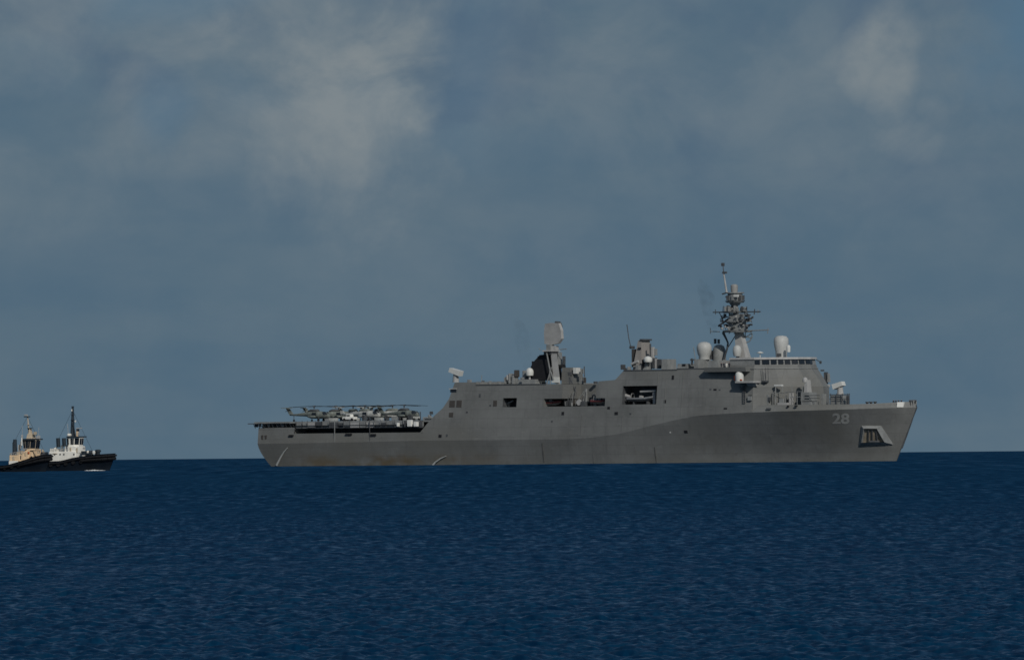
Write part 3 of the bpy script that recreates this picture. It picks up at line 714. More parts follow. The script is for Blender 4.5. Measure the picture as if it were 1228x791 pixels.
# block between the side walls and the bridge: boat deck bulwark and wing
mb = MB(); bx(mb, 849, 431.5, 905, 441.5, 13.2, 20, taper=.2); mb.build('signal_bulwark', M['grey2'], ship)
mb = MB(); ua, ub = Wp(849, 445)[0], Wp(904, 445)[0]; za, zb = Wp(875, 445.6)[2], Wp(875, 440.2)[2]
mb.loft([(ua, 13.2, za), (ub-1, 13.2, za), (ub-1, 16.3, za), (ua, 16.3, za)], [(ua, 13.0, zb), (ub-1, 13.0, zb), (ub-1, 16.6, zb), (ua, 16.6, zb)]); mb.build('bridge_wing', M['grey'], ship)
mb = MB(); a = S(881.5, 457.5, 17.2)[0]; b = S(903.5, 457.5, 17.2)[0]; z0 = S(892, 458.9, 17)[1]; z1 = S(892, 456.6, 17)[1]
mb.box(a, b, 13.4, 17.2, z0, z1); mb.loft([(a+2.5, 14.2, z0-1.1), (b-.5, 14.2, z0-1.1), (b-.5, 14.3, z0-1.1), (a+2.5, 14.3, z0-1.1)], [(a+2.5, 14.2, z0), (b-.5, 14.2, z0), (b-.5, 15.6, z0), (a+2.5, 15.6, z0)])
mb.build('gun_sponson', M['lgrey'], ship)
c = P(886.8, 456.4, 15.6); mb = MB(); mb.lathe((c[0], 15.6, z1), [(1.15, 0), (1.2, .6), (1.2, 1.7), (1.0, 2.3), (.5, 2.65), (0, 2.75)], 14); mb.build('gun_shroud', M['white'], ship)
c = P(882.3, 452, 15.8); mb = MB(); mb.tube((c[0], 15.8, z1+.2), (c[0], 15.8, z1+1.5), .45, n=8); mb.tube((c[0]+.3, 16.2, z1+.35), (c[0]+2.4, 16.5, z1+.3), .2, n=8); mb.build('life_ring_stand', M['orange'], ship)
mb = MB()
for x in (891.8, 894.4): mb.tube(Wo((x, 462), .4), Wo((x, 483), .4), .1, n=5)
for k in range(10): mb.tube(Wo((891.8, 463+2.1*k), .4), Wo((894.4, 464+2.1*k), .4), .1, n=5)
mb.tube(Wo((889, 467), .6), Wo((896, 461.5), .6), .16, n=5); mb.tube(Wo((888.5, 463), .6), Wo((893, 468), .6), .14, n=5); mb.build('ladder', M['dgrey'], ship)
mb = MB(); bx(mb, 896.5, 474.6, 902, 480, side_v(160, 18)+.5, .6); mb.build('hatch_box', M['grey2'], ship)

# ---- fittings on the house front and the foredeck
def fit(name, x0, y0, x1, y1, v, d, m_='grey2', taper=0.0, bev=0.0):
    mb = MB(); bx(mb, x0, y0, x1, y1, v, d, taper=taper, bev=bev); return mb.build(name, M[m_], ship)
def pole(name, pts, r, v, m_='grey2', n=6):
    mb = MB(); mb.path([P(x, y, v) for x, y in pts], r, n); return mb.build(name, M[m_], ship)
fit('house_platform', 913.5, 456.2, 922, 458, 13.6, 1.6, 'dgrey')
for x in (914.5, 918.5, 921.5): pole('whip_antenna', [(x, 456.5), (x-.6, 441)], .07, 13.2, 'dgrey')
fit('davit_bar', 928, 461, 939.5, 463.2, 12.6, .9, 'white', bev=.12)
pole('davit_post', [(930, 462.5), (930, 487)], .16, 12.4); pole('davit_post', [(927, 470), (927, 487)], .14, 12.4); pole('davit_post', [(938.2, 463), (938.2, 474)], .1, 12.4)
fit('deck_locker', 919.5, 473, 926, 487, 12.6, 2, 'grey2'); fit('deck_locker', 921, 476, 924.6, 481, 12.75, .3, 'dgrey')
fit('kingpost', 945.8, 471, 952.6, 488, 12.2, 2.2, 'lgrey', .1); fit('deck_locker', 934, 478, 944, 484.2, 12.2, 2.0, 'grey2', bev=.1); fit('deck_locker', 932, 482.6, 946, 485.5, 12.9, .8, 'lgrey')
for x0, x1, y in ((942, 962, 469.6), (941, 960, 476), (926, 945, 471)): pole('guard_rail', [(x0, y), (x1, y-.3)], .09, 12.0, 'grey2')
for x in (942, 949.8, 956, 961.5): pole('rail_post', [(x, 462 if x == 949.8 else 470), (x, 486)], .09, 12, 'grey2')
fit('gun_mount', 963.8, 455.4, 973.5, 470.5, 10.6, 2.6, 'lgrey', .25); fit('gun_mount_side', 961.6, 463, 964.0, 471, 10.2, .5, 'grey2')
mb = MB(); c = P(965.5, 456, 10); mb.lathe((c[0], 10, c[2]-.5), [(.7, 0), (.75, .7), (.5, 1.25), (0, 1.45)], 12); mb.build('sight_dome', M['lgrey'], ship)
fit('launcher_base', 960, 470, 980, 480.6, 10.9, 4.5, 'grey2', .1); fit('launcher_base', 960.8, 481.4, 982, 485.2, 11, 4.5, 'grey2'); fit('launcher_step', 961.5, 480.4, 980, 481.6, 10.6, 4, 'dgrey'); fit('launcher_base', 957.5, 485.9, 984, 489, 11.4, 4.5, 'lgrey'); fit('launcher_step', 962, 485, 982, 486.2, 11, 4, 'dgrey')
fit('hawse_chock', 943.5, 485.8, 946.5, 488, 14.0, .8, 'black'); fit('hawse_chock', 952.6, 485.6, 956.5, 487.4, 13.9, .6, 'black')
for x0, x1 in ((966, 979), (966, 981)): pass
for y in (473.6, 477): fit('foothold_rail', 965, y, 983, y+.8, 11.1, .15, 'dgrey')
fit('deck_locker', 985, 472, 991, 488, 8, 2, 'grey2'); fit('deck_locker', 995.5, 473.8, 1016, 488.5, 6.5, 3.2, 'grey2', .1)
for x in (996, 1003.5, 1010, 1016.5, 1018.5): pole('rail_post', [(x, 471.5), (x, 487)], .12, 7.0, 'dgrey')
pole('guard_rail', [(995, 473.2), (1019, 472.8)], .13, 7.0, 'dgrey'); pole('guard_rail', [(995, 478.2), (1019, 478)], .09, 7.0, 'dgrey'); fit('rail_gate', 1015, 474, 1018.6, 486, 6.2, .8, 'dgrey')
# missile launcher on the foredeck: tilted box on a pedestal
def launcher(lo, hi, ped, v, m_='white', wd=1.1):
    mb = MB(); a = Vector(P(*lo, v)); b = Vector(P(*hi, v)); d = (b-a).normalized(); n_ = Vector((-d.z, 0, d.x)); s_ = Vector((0, 1, 0))
    q = lambda c, k: [c+n_*k[0]+s_*k[1] for _ in (0,)][0]
    e = [(-.75, -wd), (.75, -wd), (.75, wd), (-.75, wd)]
    mb.loft([a+n_*k+s_*j for k, j in e], [b+n_*k*.8+s_*j*.9 for k, j in e]); bx2 = mb.build('missile_launcher', M[m_], ship)
    mb = MB(); t_ = P(ped[0], ped[1], v); bt_ = P(ped[0]+ped[3], ped[2], v); mb.tube(bt_, t_, .95, .7, 10); mb.build('pedestal', M['lgrey'], bx2)
    return bx2
launcher((1000.3, 463.8), (1011.5, 459.6), (1007.4, 461.5, 473.5, .4), 3)
launcher((553, 447.8), (540.5, 443.4), (546.6, 447, 458.2, 0), 6)
# sponson on the port front corner
mb = MB(); bx(mb, 987, 460.6, 995.5, 463.8, -6, 3.0, taper=0); mb.loft([P(986, 470, -7), P(990, 470, -7), P(990, 470, -9), P(986, 470, -9)], [P(986, 463.8, -6), P(995, 463.8, -6), P(995, 463.8, -9), P(986, 463.8, -9)]); mb.build('gun_sponson', M['lgrey'], ship)
fit('gun_mount', 988, 446, 993, 460, -6.5, 2, 'dgrey', bev=.2); fit('gun_mount', 991.5, 447.5, 996, 458, -7, 1.2, 'grey2', .15); fit('house_platform', 984, 443, 988.5, 445, -6, 1.5, 'dgrey')
fit('searchlight', 982.5, 432.5, 985.5, 436, -6, 1, 'dgrey', bev=.2); pole('whip_antenna', [(979, 431), (984, 434)], .12, -6, 'dgrey')

# ---- radomes
def radome(name, cx, yb, yt, hw, v, m_='white', k=1.0, prof=None):
    b = P(cx, yb, v); t = P(cx, yt, v); mb = MB(); r = hw*SHIP_MPP
    if prof: mb.lathe(b, [(a*r, h*(t[2]-b[2])) for a, h in prof], 24)
    else: mb.dome(b, r, t[2]-b[2], 24, k)
    return mb.build(name, M[m_], ship)
SHIP_MPP = MID/F
d1 = radome('radome', 844.6, 431, 409.6, 9.1, 3, 'cream', prof=[(.72, 0), (.72, .2), (.86, .3), (.98, .55), (1, .66), (.93, .8), (.74, .91), (.4, .98), (0, 1)])
radome('radome', 862.5, 432, 412.8, 8.2, -2, 'grey2', prof=[(1, 0), (.98, .45), (.9, .7), (.72, .88), (.4, .97), (0, 1)])
d4 = radome('radome', 937, 429.5, 402.2, 8.9, -3, 'cream', prof=[(.74, 0), (.78, .3), (.92, .5), (1, .7), (.96, .86), (.72, .96), (.35, .995), (0, 1)])
radome('radome', 945.6, 422, 413.4, 2.4, -1, 'white'); radome('radome', 635.2, 450.2, 440.8, 4.8, 5, 'white', k=1.1); radome('radome', 884, 427, 413.4, 5.2, 3, 'cream', prof=[(.8, 0), (.98, .3), (1, .6), (.8, .85), (.4, .97), (0, 1)])
pole('radome_post', [(635.2, 456), (635.2, 450)], .28, 5, 'lgrey', 8)
fit('radome_step', 931.5, 423.6, 937, 427.6, -.2, .4, 'dgrey'); fit('equipment_box', 856, 406, 859.3, 412, -2, .8, 'dgrey'); fit('equipment_box', 860.3, 406.6, 863.4, 412, -2, .8, 'dgrey')
mb = MB(); c = P(911.5, 424, 2); mb.lathe((c[0], 2, c[2]), [(.1, 0), (1.1, .25), (.5, .5), (0, .7)], 14); mb.tube((c[0], 2, c[2]-1.6), c, .12); mb.build('satellite_dish', M['white'], ship)
fit('equipment_box', 850.5, 420, 855, 431, 0, 1.5, 'dgrey')

# ---- forward mast
def disc(mb, cx, y0, y1, hw, v=0, mi=0, k=1.0):
    b = P(cx, y1, v); h = P(cx, y0, v)[2]-b[2]; r = hw*SHIP_MPP
    mb.lathe(b, [(0, 0), (r*k, 0), (r, h), (0, h+.01)], 16, mi, smooth=False)
mast = MB(); a = P(886, 397, 0); b = P(891.5, 429, 0)
mast.loft([(b[0]-1.5, 1.5, b[2]), (b[0]+1.6, 1.5, b[2]), (b[0]+1.6, -1.5, b[2]), (b[0]-1.5, -1.5, b[2])], [(a[0]-.9, .9, a[2]), (a[0]+.9, .9, a[2]), (a[0]+.9, -.9, a[2]), (a[0]-.9, -.9, a[2])])
mast_o = mast.build('mast', M['lgrey'], ship)
def mpart(name, mb, m_): return mb.build(name, M[m_] if isinstance(m_, str) else m_, mast_o)
MG = [M['grey2'], M['dgrey'], M['lgrey']]
mb = MB(); mb.path([P(867, 397, 0), P(873, 411, 0), P(872, 418, 0), P(868, 431, 0)], .26); mb.path([P(873, 411, 0), P(866, 399, 0)], .12); mb.path([P(872, 418, 0), P(884, 399, 0)], .13); mpart('mast_strut', mb, 'dgrey')
mb = MB(); mb.path([P(901.5, 399, -1), P(902, 404, -1), P(899, 409, -1), P(894, 411, -1)], .16); mb.path([P(894, 397, -1), P(893, 411, -1), P(887, 418, -1)], .12); mb.path([P(889, 402, -1), P(901, 405, -1)], .14); mb.path([P(891, 407, -1), P(901, 399.5, -1)], .12); mpart('mast_strut', mb, 'grey2')
mb = MB(); disc(mb, 885, 396, 398.4, 18, k=.92); mpart('mast_platform', mb, MG)
mb = MB(); disc(mb, 881, 373.2, 375.2, 15, k=.9); mpart('mast_platform', mb, MG)
mb = MB(); disc(mb, 881.5, 360.6, 363, 12.4, k=.8); disc(mb, 881.5, 363.2, 366, 7, k=.75); mpart('mast_platform', mb, MG)
mb = MB(); mb.tube(P(883, 397, 0), P(881.5, 362, 0), .95, .75, 10); mpart('mast_trunk', mb, 'grey2')
mb = MB(); disc(mb, 881.5, 351.5, 360.6, 9, k=.95); disc(mb, 881.5, 350.4, 351.6, 11, k=1); mpart('mast_drum', mb, 'grey2')
for i in range(7):
    a = i/7*6.28+.4; mb = MB(); c = P(881.5, 357.5, 0); r = 2.2; mb.box(c[0]+r*math.cos(a)-.35, c[0]+r*math.cos(a)+.35, r*math.sin(a)-.35, r*math.sin(a)+.35, c[2]-.6, c[2]+.75); mpart('sensor_box', mb, 'grey2' if i % 2 else 'dgrey')
mb = MB(); bx(mb, 879.5, 353, 886, 356, 2.6, .6); mpart('sensor_box', mb, 'white')
b = P(880.6, 351, 0); t = P(880.6, 340.5, 0); mb = MB(); mb.dome(b, 4.4*SHIP_MPP, t[2]-b[2], 16, .5); mpart('mast_radome', mb, mat('mast_dome_grey', (.26, .26, .25), .5, var=.1))
mb = MB(); mb.tube(P(871.5, 351, 1), P(867.6, 326, 1), .32, .2, 8, 0); mpart('topmast', mb, 'lgrey')
mb = MB(); mb.tube(P(867.8, 327, 1), P(866.8, 315, 1), .16, .1, 6); bx(mb, 864.8, 315.2, 869, 319, 1.3, .8); bx(mb, 866, 325.6, 872, 328, 1.3, .7); mpart('topmast_antenna', mb, 'dgrey')
mb = MB(); mb.tube(P(871, 351, 1), P(866, 352.5, 1), .2); mb.tube(P(870, 356, 1), P(891, 355, -1), .2); mpart('topmast_bracket', mb, 'dgrey')
for pts, m_, r in ((((855, 374.3), (912, 373.6)), 'dgrey', .17), (((896, 396.4), (922, 395.6)), 'grey2', .15), (((863, 397.6), (852, 397.2)), 'grey2', .12), (((921, 393), (920.5, 400)), 'grey2', .1), (((905, 370.5), (904.5, 377)), 'dgrey', .16), (((909, 371), (909, 376)), 'grey2', .12), (((858, 371), (858, 377)), 'dgrey', .12), (((852, 393), (852, 400)), 'dgrey', .1)):
    mb = MB(); mb.path([P(x, y, 0) for x, y in pts], r); mpart('yardarm', mb, m_)
rr_ = random.Random(5)
a = [P(872.5, 396, 2.2), P(897, 396, 2.2), P(897, 396, -2.2), P(872.5, 396, -2.2)]; b = [P(874, 376, 1.8), P(892, 376, 1.8), P(892, 376, -1.8), P(874, 376, -1.8)]
mb = MB(); mb.loft(a, b); mpart('mast_tower', mb, 'grey2')
mb = MB(); disc(mb, 883, 385, 386.6, 14.5, k=.95); mpart('mast_platform', mb, MG)
for i in range(14):
    mb = MB(); x = rr_.uniform(868, 892); w = rr_.uniform(1.5, 4); y = rr_.uniform(366, 371); bx(mb, x, y, x+w, 373.4, rr_.uniform(0, 3), 1, bev=.08); mpart('mast_sensor', mb, rr_.choice(['grey2', 'dgrey', 'lgrey', 'grey2']))
for i in range(64):
    mb = MB(); x = rr_.uniform(862.5, 899.5); y = rr_.uniform(376, 394); w = rr_.uniform(1.5, 4.6); h = rr_.uniform(1.2, 3.6); v = rr_.uniform(1.5, 3.4)
    bx(mb, x, y, x+w, y+h, v, rr_.uniform(.5, 1.1), bev=.08); mpart('mast_sensor', mb, rr_.choice(['dgrey', 'dgrey', 'grey2', 'black', 'grey2', 'lgrey']))
for i in range(26):
    mb = MB(); x = rr_.uniform(865, 897); y = rr_.choice((375, 378, 386, 396)); mb.tube(P(x, y, rr_.uniform(-2, 2)), P(x+rr_.uniform(-9, 9), y+rr_.uniform(8, 18)*(1 if y < 380 else -.7), rr_.uniform(-2, 2)), rr_.uniform(.07, .15), n=5); mpart('mast_brace', mb, rr_.choice(['dgrey', 'grey2']))
for i in range(12):
    mb = MB(); x = 867+2.6*i; h = rr_.uniform(3, 7); mb.tube(P(x, 373.4, rr_.uniform(-2, 3)), P(x+rr_.uniform(-.6, .6), 373.4-h, rr_.uniform(-2, 3)), .12, n=5); mpart('stub_antenna', mb, rr_.choice(['dgrey', 'grey2']))
for x, y in ((871, 384), (900, 382), (864.5, 388.5)):
    mb = MB(); mb.tube(P(x-3, y+2.4, 1), P(x+3.2, y-2.2, 1), .3, n=6); mpart('mast_sensor', mb, 'dgrey')
mb = MB()
for j in range(3): mb.path([P(868+6*j, 400, 1.5), P(871+6*j, 397, 1.5)], .1)
mpart('mast_bracket', mb, 'dgrey')
# people-height gear on the signal deck
for x in (867, 873.5, 892, 900): fit('deck_locker', x, 434.4, x+4.5, 440.6, 13.2, .6, 'dgrey' if x > 880 else 'grey2')

# ---- middle tower
mb = MB(); z0 = P(770, 443.4, 2)[2]; z1 = P(770, 408, 2)[2]; ua = S(760, 425, 3)[0]; ub = S(779.5, 425, -2)[0]
mb.loft([(ua-.3, 3.2, z0), (ub+.2, 3.2, z0), (ub+.2, -2.5, z0), (ua-.3, -2.5, z0)], [(ua+1.2, 2.6, z1), (ub, 2.6, z1), (ub, -2, z1), (ua+1.2, -2, z1)]); tower = mb.build('funnel_tower', mat('tower_warm_grey', (.275, .26, .24), .6, var=.12, vscale=.5), ship)
fit('tower_cap', 767, 406.2, 781.8, 408.2, 2.9, 5, 'dgrey'); fit('tower_panel', 757.5, 418.5, 761.5, 440, 2, 2, 'brown'); fit('tower_bracket', 754.5, 414.6, 761.5, 418, 2, 1.6, 'dgrey', bev=.15); fit('tower_vent', 765, 416.4, 769, 418.4, 3.15, .2, 'black')
fit('uptake_pipe', 780.5, 416, 783, 442, 1.6, 1, 'lgrey'); fit('uptake_pipe', 784, 418, 786.2, 426, 1, 1, 'grey2'); fit('uptake_pipe', 779, 412, 781, 430, 2.2, .6, 'dgrey'); fit('uptake_pipe', 782.5, 429, 785, 441, 3, 1.4, 'dgrey'); fit('uptake_pipe', 787, 430.5, 790.5, 442, 3, 1.4, 'dgrey'); fit('uptake_pipe', 785.2, 430, 787, 442, 3.2, 1, 'lgrey')
radome('radome', 777, 434, 426.8, 5.2, 4.5, 'white', k=.8); fit('dome_pedestal_and_shade', 771, 433, 781.5, 443, 4.2, 2.4, 'grey2', .3); fit('dome_pedestal_and_shade', 769.8, 431, 773, 441, 4.4, .5, 'black')  # the thin black slab is shade beside the dome support, built as a part
pole('whip_antenna', [(756.6, 417), (754, 405), (751.8, 389)], .13, 2, 'dgrey')
mb = MB(); mb.tube(P(757.5, 436.5, 5), P(765.5, 433, 5), .42, n=8); mb.build('pipe_elbow', M['lgrey'], ship); fit('equipment_box', 758, 435.6, 762.5, 438, 5, .6, 'black')
for x0, y0, x1, y1, v, m_ in ((744, 437, 747, 443, 6, 'dgrey'), (752, 439.5, 757, 443.5, 6, 'grey2'), (762, 437.5, 769, 443.5, 6, 'grey2'), (748, 441, 752, 444, 6, 'dgrey')): fit('equipment_box', x0, y0, x1, y1, v, 1.5, m_, bev=.1)
fit('roof_block', 793, 430.4, 811.5, 443.5, 5, 5, 'grey2', .15); fit('roof_block', 812, 436, 838, 443, 7.5, 6, 'grey2', .1); fit('equipment_box', 818, 436.2, 822.4, 438.6, 7.6, .3, 'black'); fit('roof_block', 832, 430.4, 853, 443, 8, 7, 'grey2', .1); fit('equipment_box', 828.6, 429.5, 831, 438, 8.2, .8, 'dgrey'); fit('equipment_box', 827.5, 430.3, 834, 432, 8.2, .8, 'dgrey')
pole('whip_antenna', [(834, 430), (831.5, 416)], .11, 6, 'grey2')

# ---- aft stack and search radar mast
mb = MB(); st = [(635.5, 456), (635.2, 443), (638.5, 435), (643, 430), (647, 425.5), (657, 424.5), (660.5, 432), (662, 456)]
near = [P(x, y, 4) for x, y in st]; far = [(p_[0], -1.5, p_[2]) for p_ in near]
mb.loft(near, far); fnl = mb.build('exhaust_stack', M['black'], ship)
mb = MB(); c = P(639, 434, 1); mb.tube(P(639.3, 440, 1), P(639, 433, 1), .35, n=8); mb.tube(P(648, 431, 1), P(648, 427, 1), .8, n=10); mb.tube(P(654, 431, 1), P(654, 426.5, 1), .8, n=10); mb.build('exhaust_pipe', M['black'], fnl)
fit('stack_base', 620.5, 454.6, 655, 461.2, 6, 6, 'grey2', .2)
for x0, y0, x1, y1, m_ in ((604.5, 452, 611, 460, 'grey2'), (609, 447.6, 617, 460, 'grey2'), (613, 449.5, 622, 460.5, 'grey2'), (606.5, 449.5, 609, 456, 'lgrey'), (616.5, 443.5, 623, 452, 'brown'), (626, 444, 630, 456, 'grey2')): fit('intake_trunk', x0, y0, x1, y1, 4, 2.5, m_, bev=.25)
for x0, y0, x1, y1 in ((577, 456, 579, 460), (586, 456.6, 590, 460.5), (596, 457, 601, 460.6), (560, 455, 566, 458.5), (624, 452.2, 629, 455)): fit('roof_fitting', x0, y0, x1, y1, 8, 1, 'dgrey' if x0 in (577,) else 'grey2', bev=.1)
pole('whip_antenna', [(577.5, 457), (577.8, 449.5)], .1, 8, 'grey2')
for k in range(12): pole('rail_post', [(572+7*k, 460.5), (572+7*k, 457.2)], .06, 12.6, 'grey2', 5)
pole('guard_rail', [(571.5, 457.4), (654, 457.2)], .06, 12.6, 'grey2', 5)
mb = MB(); a = [P(660.5, 424, 5), P(668, 424, 5), P(668, 424, 2), P(660.5, 424, 2)]; b = [P(664, 459, 5), P(672.2, 461, 5), P(672.2, 461, 2), P(664, 459, 2)]
mb.loft(b, a); rmast = mb.build('radar_mast', M['lgrey'], ship)
mb = MB(); mb.path([P(655.6, 423, 5.5), P(659, 441, 5.5), P(663.5, 455, 5.5)], .2); mb.path([P(661.5, 440, 5.5), P(655.5, 460, 5.5)], .2); mb.path([P(659, 441, 5.5), P(660, 460, 5.5)], .16); mb.build('mast_strut', M['grey2'], rmast)
mb = MB(); bx(mb, 661.5, 452, 671, 458.6, 5.3, .3); mb.build('mast_panel', M['white'], rmast)
mb = MB(); bx(mb, 650, 419.6, 671.8, 421.2, 6, 5, 0); bx(mb, 652, 421.2, 670, 425, 5.2, 4, 1, taper=0); mb.build('radar_platform', [M['lgrey'], M['dgrey']], rmast)
mb = MB(); bx(mb, 655, 413, 660, 419.8, 4.5, 2); bx(mb, 660.4, 414.5, 665.4, 419.8, 4, 2, 1); mb.build('radar_pedestal', [M['grey2'], M['lgrey']], rmast)
mb = MB(); pan = [(653.4, 388.2), (660, 387), (669.6, 387.4), (672, 396), (672, 406), (667.5, 411.8), (660, 413.4), (651.4, 412.2), (651.6, 399)]
fr = [P(x, y, 4.6) for x, y in pan]; fr = [(p_[0], p_[1]+(p_[2]-fr[0][2])*.12, p_[2]) for p_ in fr]
mb.loft(fr, [(p_[0]+.25, p_[1]-.9, p_[2]) for p_ in fr]); mb.build('radar_antenna', M['lgrey'], rmast)
mb = MB(); mb.path([P(666, 386.6, 3.2), P(671.5, 387, 3.2), P(673.3, 392, 3.2)], .4, 8); mb.build('radar_feed', M['dgrey'], rmast)
mb = MB(); mb.path([P(649, 420, 5), P(646, 417.5, 5)], .08); mb.path([P(671, 419, 4), P(679.5, 418.2, 4)], .12); mb.build('mast_whisker', M['grey2'], rmast)
fit('mast_house', 668.6, 422, 674.5, 437, 2.5, 2, 'grey2', .1); fit('mast_house', 674.5, 427, 676.5, 437, 2, .8, 'dgrey'); fit('mast_house', 669.5, 437, 679, 441.5, 2.6, 2, 'black', bev=.3)
fit('roof_block', 673, 440.5, 684, 461, 3, 6, 'grey', .2); fit('roof_block', 683, 448, 700, 462, 2.6, 6, 'grey', .2); fit('equipment_locker', 687, 440.8, 696.2, 448, 2.6, 2, 'white', bev=.12); fit('equipment_box', 696.4, 442, 700, 448, 2.2, 1.2, 'grey2'); pole('whip_antenna', [(701, 452), (700.6, 439)], .14, 2.4, 'dgrey')
fit('roof_block', 695.5, 452, 702, 462, 2.8, 2.5, 'grey2', .2); fit('equipment_box', 699.6, 452.5, 703, 459, 3, .8, 'brown'); fit('equipment_box', 711.5, 457, 717, 459.8, 6, 1.2, 'dgrey', bev=.1); fit('roof_block', 701, 459, 716, 463, 3.5, 6, 'grey2')
fit('equipment_box', 681, 446, 687, 450, 3, 1, 'dgrey', bev=.1)

# life raft cabinets hanging on the deck edge
for x0, y0, x1, y1 in ((488, 503.4, 495.5, 511.2), (495.7, 505.6, 502.3, 511.2), (475.4, 506.8, 479.6, 511.2)):
    mb = MB(); bx(mb, x0, y0, x1, y1, 17.0, 1.1, bev=.12); mb.build('liferaft_cabinet', M['vwhite'], ship)
fit('liferaft_cradle', 484.5, 504, 488, 511.5, 16.6, 1, 'dgrey'); fit('liferaft_cradle', 502.5, 503.5, 508, 512.5, 15.8, .8, 'dgrey', taper=.1)
for x0, y0, x1, y1, m_ in ((509, 501, 518, 505.5, 'dgrey'), (513, 497, 517.5, 500, 'grey2'), (515, 493, 519.5, 496.5, 'dgrey'), (508, 500.2, 521, 502, 'grey2')): fit('deck_edge_gear', x0, y0, x1, y1, 13.5, 1.0, m_, bev=.1)

# ------------------------------------------------------------------ aircraft and vehicles on the flight deck
def ell(x, zc, hw, hh, n=14): return [(x, hw*math.cos(2*math.pi*i/n), zc+hh*math.sin(2*math.pi*i/n)) for i in range(n)]
def make_helicopter(m_, m2_):
    t = empty('helicopter', (0, 0, 0))
    mb = MB(); mb.rings([ell(*a) for a in ((5.3, 1.35, .2, .22), (4.9, 1.4, .7, .55), (3.9, 1.6, 1.0, .9), (1.8, 1.7, 1.1, 1.05), (-.8, 1.75, 1.05, 1.0), (-2.2, 1.9, .55, .6), (-5.6, 1.75, .27, .28), (-7.6, 1.8, .2, .22))]); mb.build('fuselage', m_, t)
    mb = MB(); mb.rings([ell(*a, n=10) for a in ((1.8, 2.8, .3, .2), (1.3, 2.85, .8, .38), (-.8, 2.85, .8, .4), (-1.7, 2.6, .3, .25))]); mb.build('engine_housing', m2_, t)
    mb = MB()
    for sv in (-1, 1):
        mb.loft([(4.9, sv*.45, 1.75), (4.0, sv*1.0, 1.75), (3.6, sv*1.0, 2.5), (4.1, sv*.5, 2.52)], [(4.9, sv*.6, 1.75), (4.0, sv*1.12, 1.75), (3.6, sv*1.1, 2.5), (4.1, sv*.6, 2.55)])
        mb.box(.2, 1.5, sv*1.16-.03, sv*1.16+.03, 1.5, 2.3)
    mb.build('cockpit_glass', M['glass'], t)
    mb = MB(); mb.loft([(-6.4, .12, 1.8), (-7.7, .12, 1.6), (-9.1, .08, 3.7), (-8.0, .08, 3.7)], [(-6.4, -.12, 1.8), (-7.7, -.12, 1.6), (-9.1, -.08, 3.7), (-8.0, -.08, 3.7)]); tf = mb.build('tail_fin', m_, t)
    mb = MB(); mb.box(-9.4, -8.1, -1.9, 1.9, 3.55, 3.7); mb.build('tailplane', m_, t)
    mb = MB()
    for k in range(4):
        a = k*math.pi/2+.5; mb.tube((-8.3, .3, 3.0), (-8.3+.8*math.cos(a), .3, 3.0+.8*math.sin(a)), .06, n=5)
    mb.build('tail_rotor', M['black'], tf)
    mb = MB(); mb.tube((0.2, 0, 3.3), (.2, 0, 4.15), .16, n=8); mb.tube((.2, 0, 3.95), (.2, 0, 4.2), .5, .35, 10); mb.build('rotor_hub', M['dgrey'], t)
    for ang, ln in ((174, 7.6), (188, 7.4), (12, 6.8), (-14, 7.0)):
        a = R(ang); d = Vector((math.cos(a), math.sin(a), 0)); n_ = Vector((-d.y, d.x, 0)); c = Vector((.2, 0, 4.05)); mb = MB()
        mb.loft([c+d*.3+n_*.2, c+d*.3-n_*.2, c+d*.3-n_*.2+Vector((0, 0, .09)), c+d*.3+n_*.2+Vector((0, 0, .09))], [c+d*ln+n_*.28+Vector((0, 0, -.3)), c+d*ln-n_*.28+Vector((0, 0, -.3)), c+d*ln-n_*.28+Vector((0, 0, -.22)), c+d*ln+n_*.28+Vector((0, 0, -.22))]); mb.build('rotor_blade', M['black'], t)
    for x, v, r in ((2.4, 1.3, .36), (2.4, -1.3, .36), (-6.4, 0, .28)):
        mb = MB(); mb.tube((x, v-.13, r), (x, v+.13, r), r, r, 12); w = mb.build('wheel', M['black'], t)
        mb = MB(); mb.tube((x, v, r), (x, v*.75, 1.2 if v else 1.7), .09, n=6); mb.build('strut', M['dgrey'], w)
    for sv in (-1, 1):
        mb = MB(); mb.rings([ell(1.6, 1.25, .01, .01, 8), *[[(x, sv*1.55+q[1], q[2]) for q in ell(x, 1.25, .3, .3, 8)] for x in (1.4, -.6)], ell(-.8, 1.25, .01, .01, 8)] if False else [[(x, sv*1.5+q[1], q[2]) for q in ell(x, 1.25, h, h, 8)] for x, h in ((1.7, .08), (1.2, .3), (-.6, .3), (-1.1, .08))]); mb.build('fuel_pod', m_, t)
    return t
heli_a = make_helicopter(M['helo'], M['dgrey']); heli_b = make_helicopter(M['helo2'], M['helo'])
HG = 'helicopters parked on the flight deck'
zD = z_fd+.01
spots = [(heli_a, 376, 7.5, 0, 'dark grey green helicopter nearest the stern with its tail against the sky'),
         (heli_a, 402, 0, 38, 'dark grey green helicopter turned nose inboard behind the white deck tractor'),
         (heli_b, 437, 6, -3, 'pale grey helicopter mid deck, just ahead of the white tractor'),
         (heli_b, 424, -7, 160, 'pale grey helicopter on the far deck side beyond the white tractor, nose aft'),
         (heli_a, 453, -9, -40, 'dark grey green helicopter on the far deck side, turned towards the deckhouse'),
         (heli_b, 470, -2, 20, 'pale grey helicopter second from the deckhouse, partly hidden'),
         (heli_a, 484, 6, -6, 'dark grey green helicopter closest to the deckhouse, above the white raft cabinets')]
first = set()
for src, px, v, rz, lab in spots:
    o = src if src not in first else copy_tree(src)
    first.add(src); o.location = SHIP.world((S(px, 495, v)[0], v, zD)); o.rotation_euler = (0, 0, -YAW+R(rz)); o.scale = (1.05, 1.05, 1.08); tag(o, lab, 'helicopter', HG)

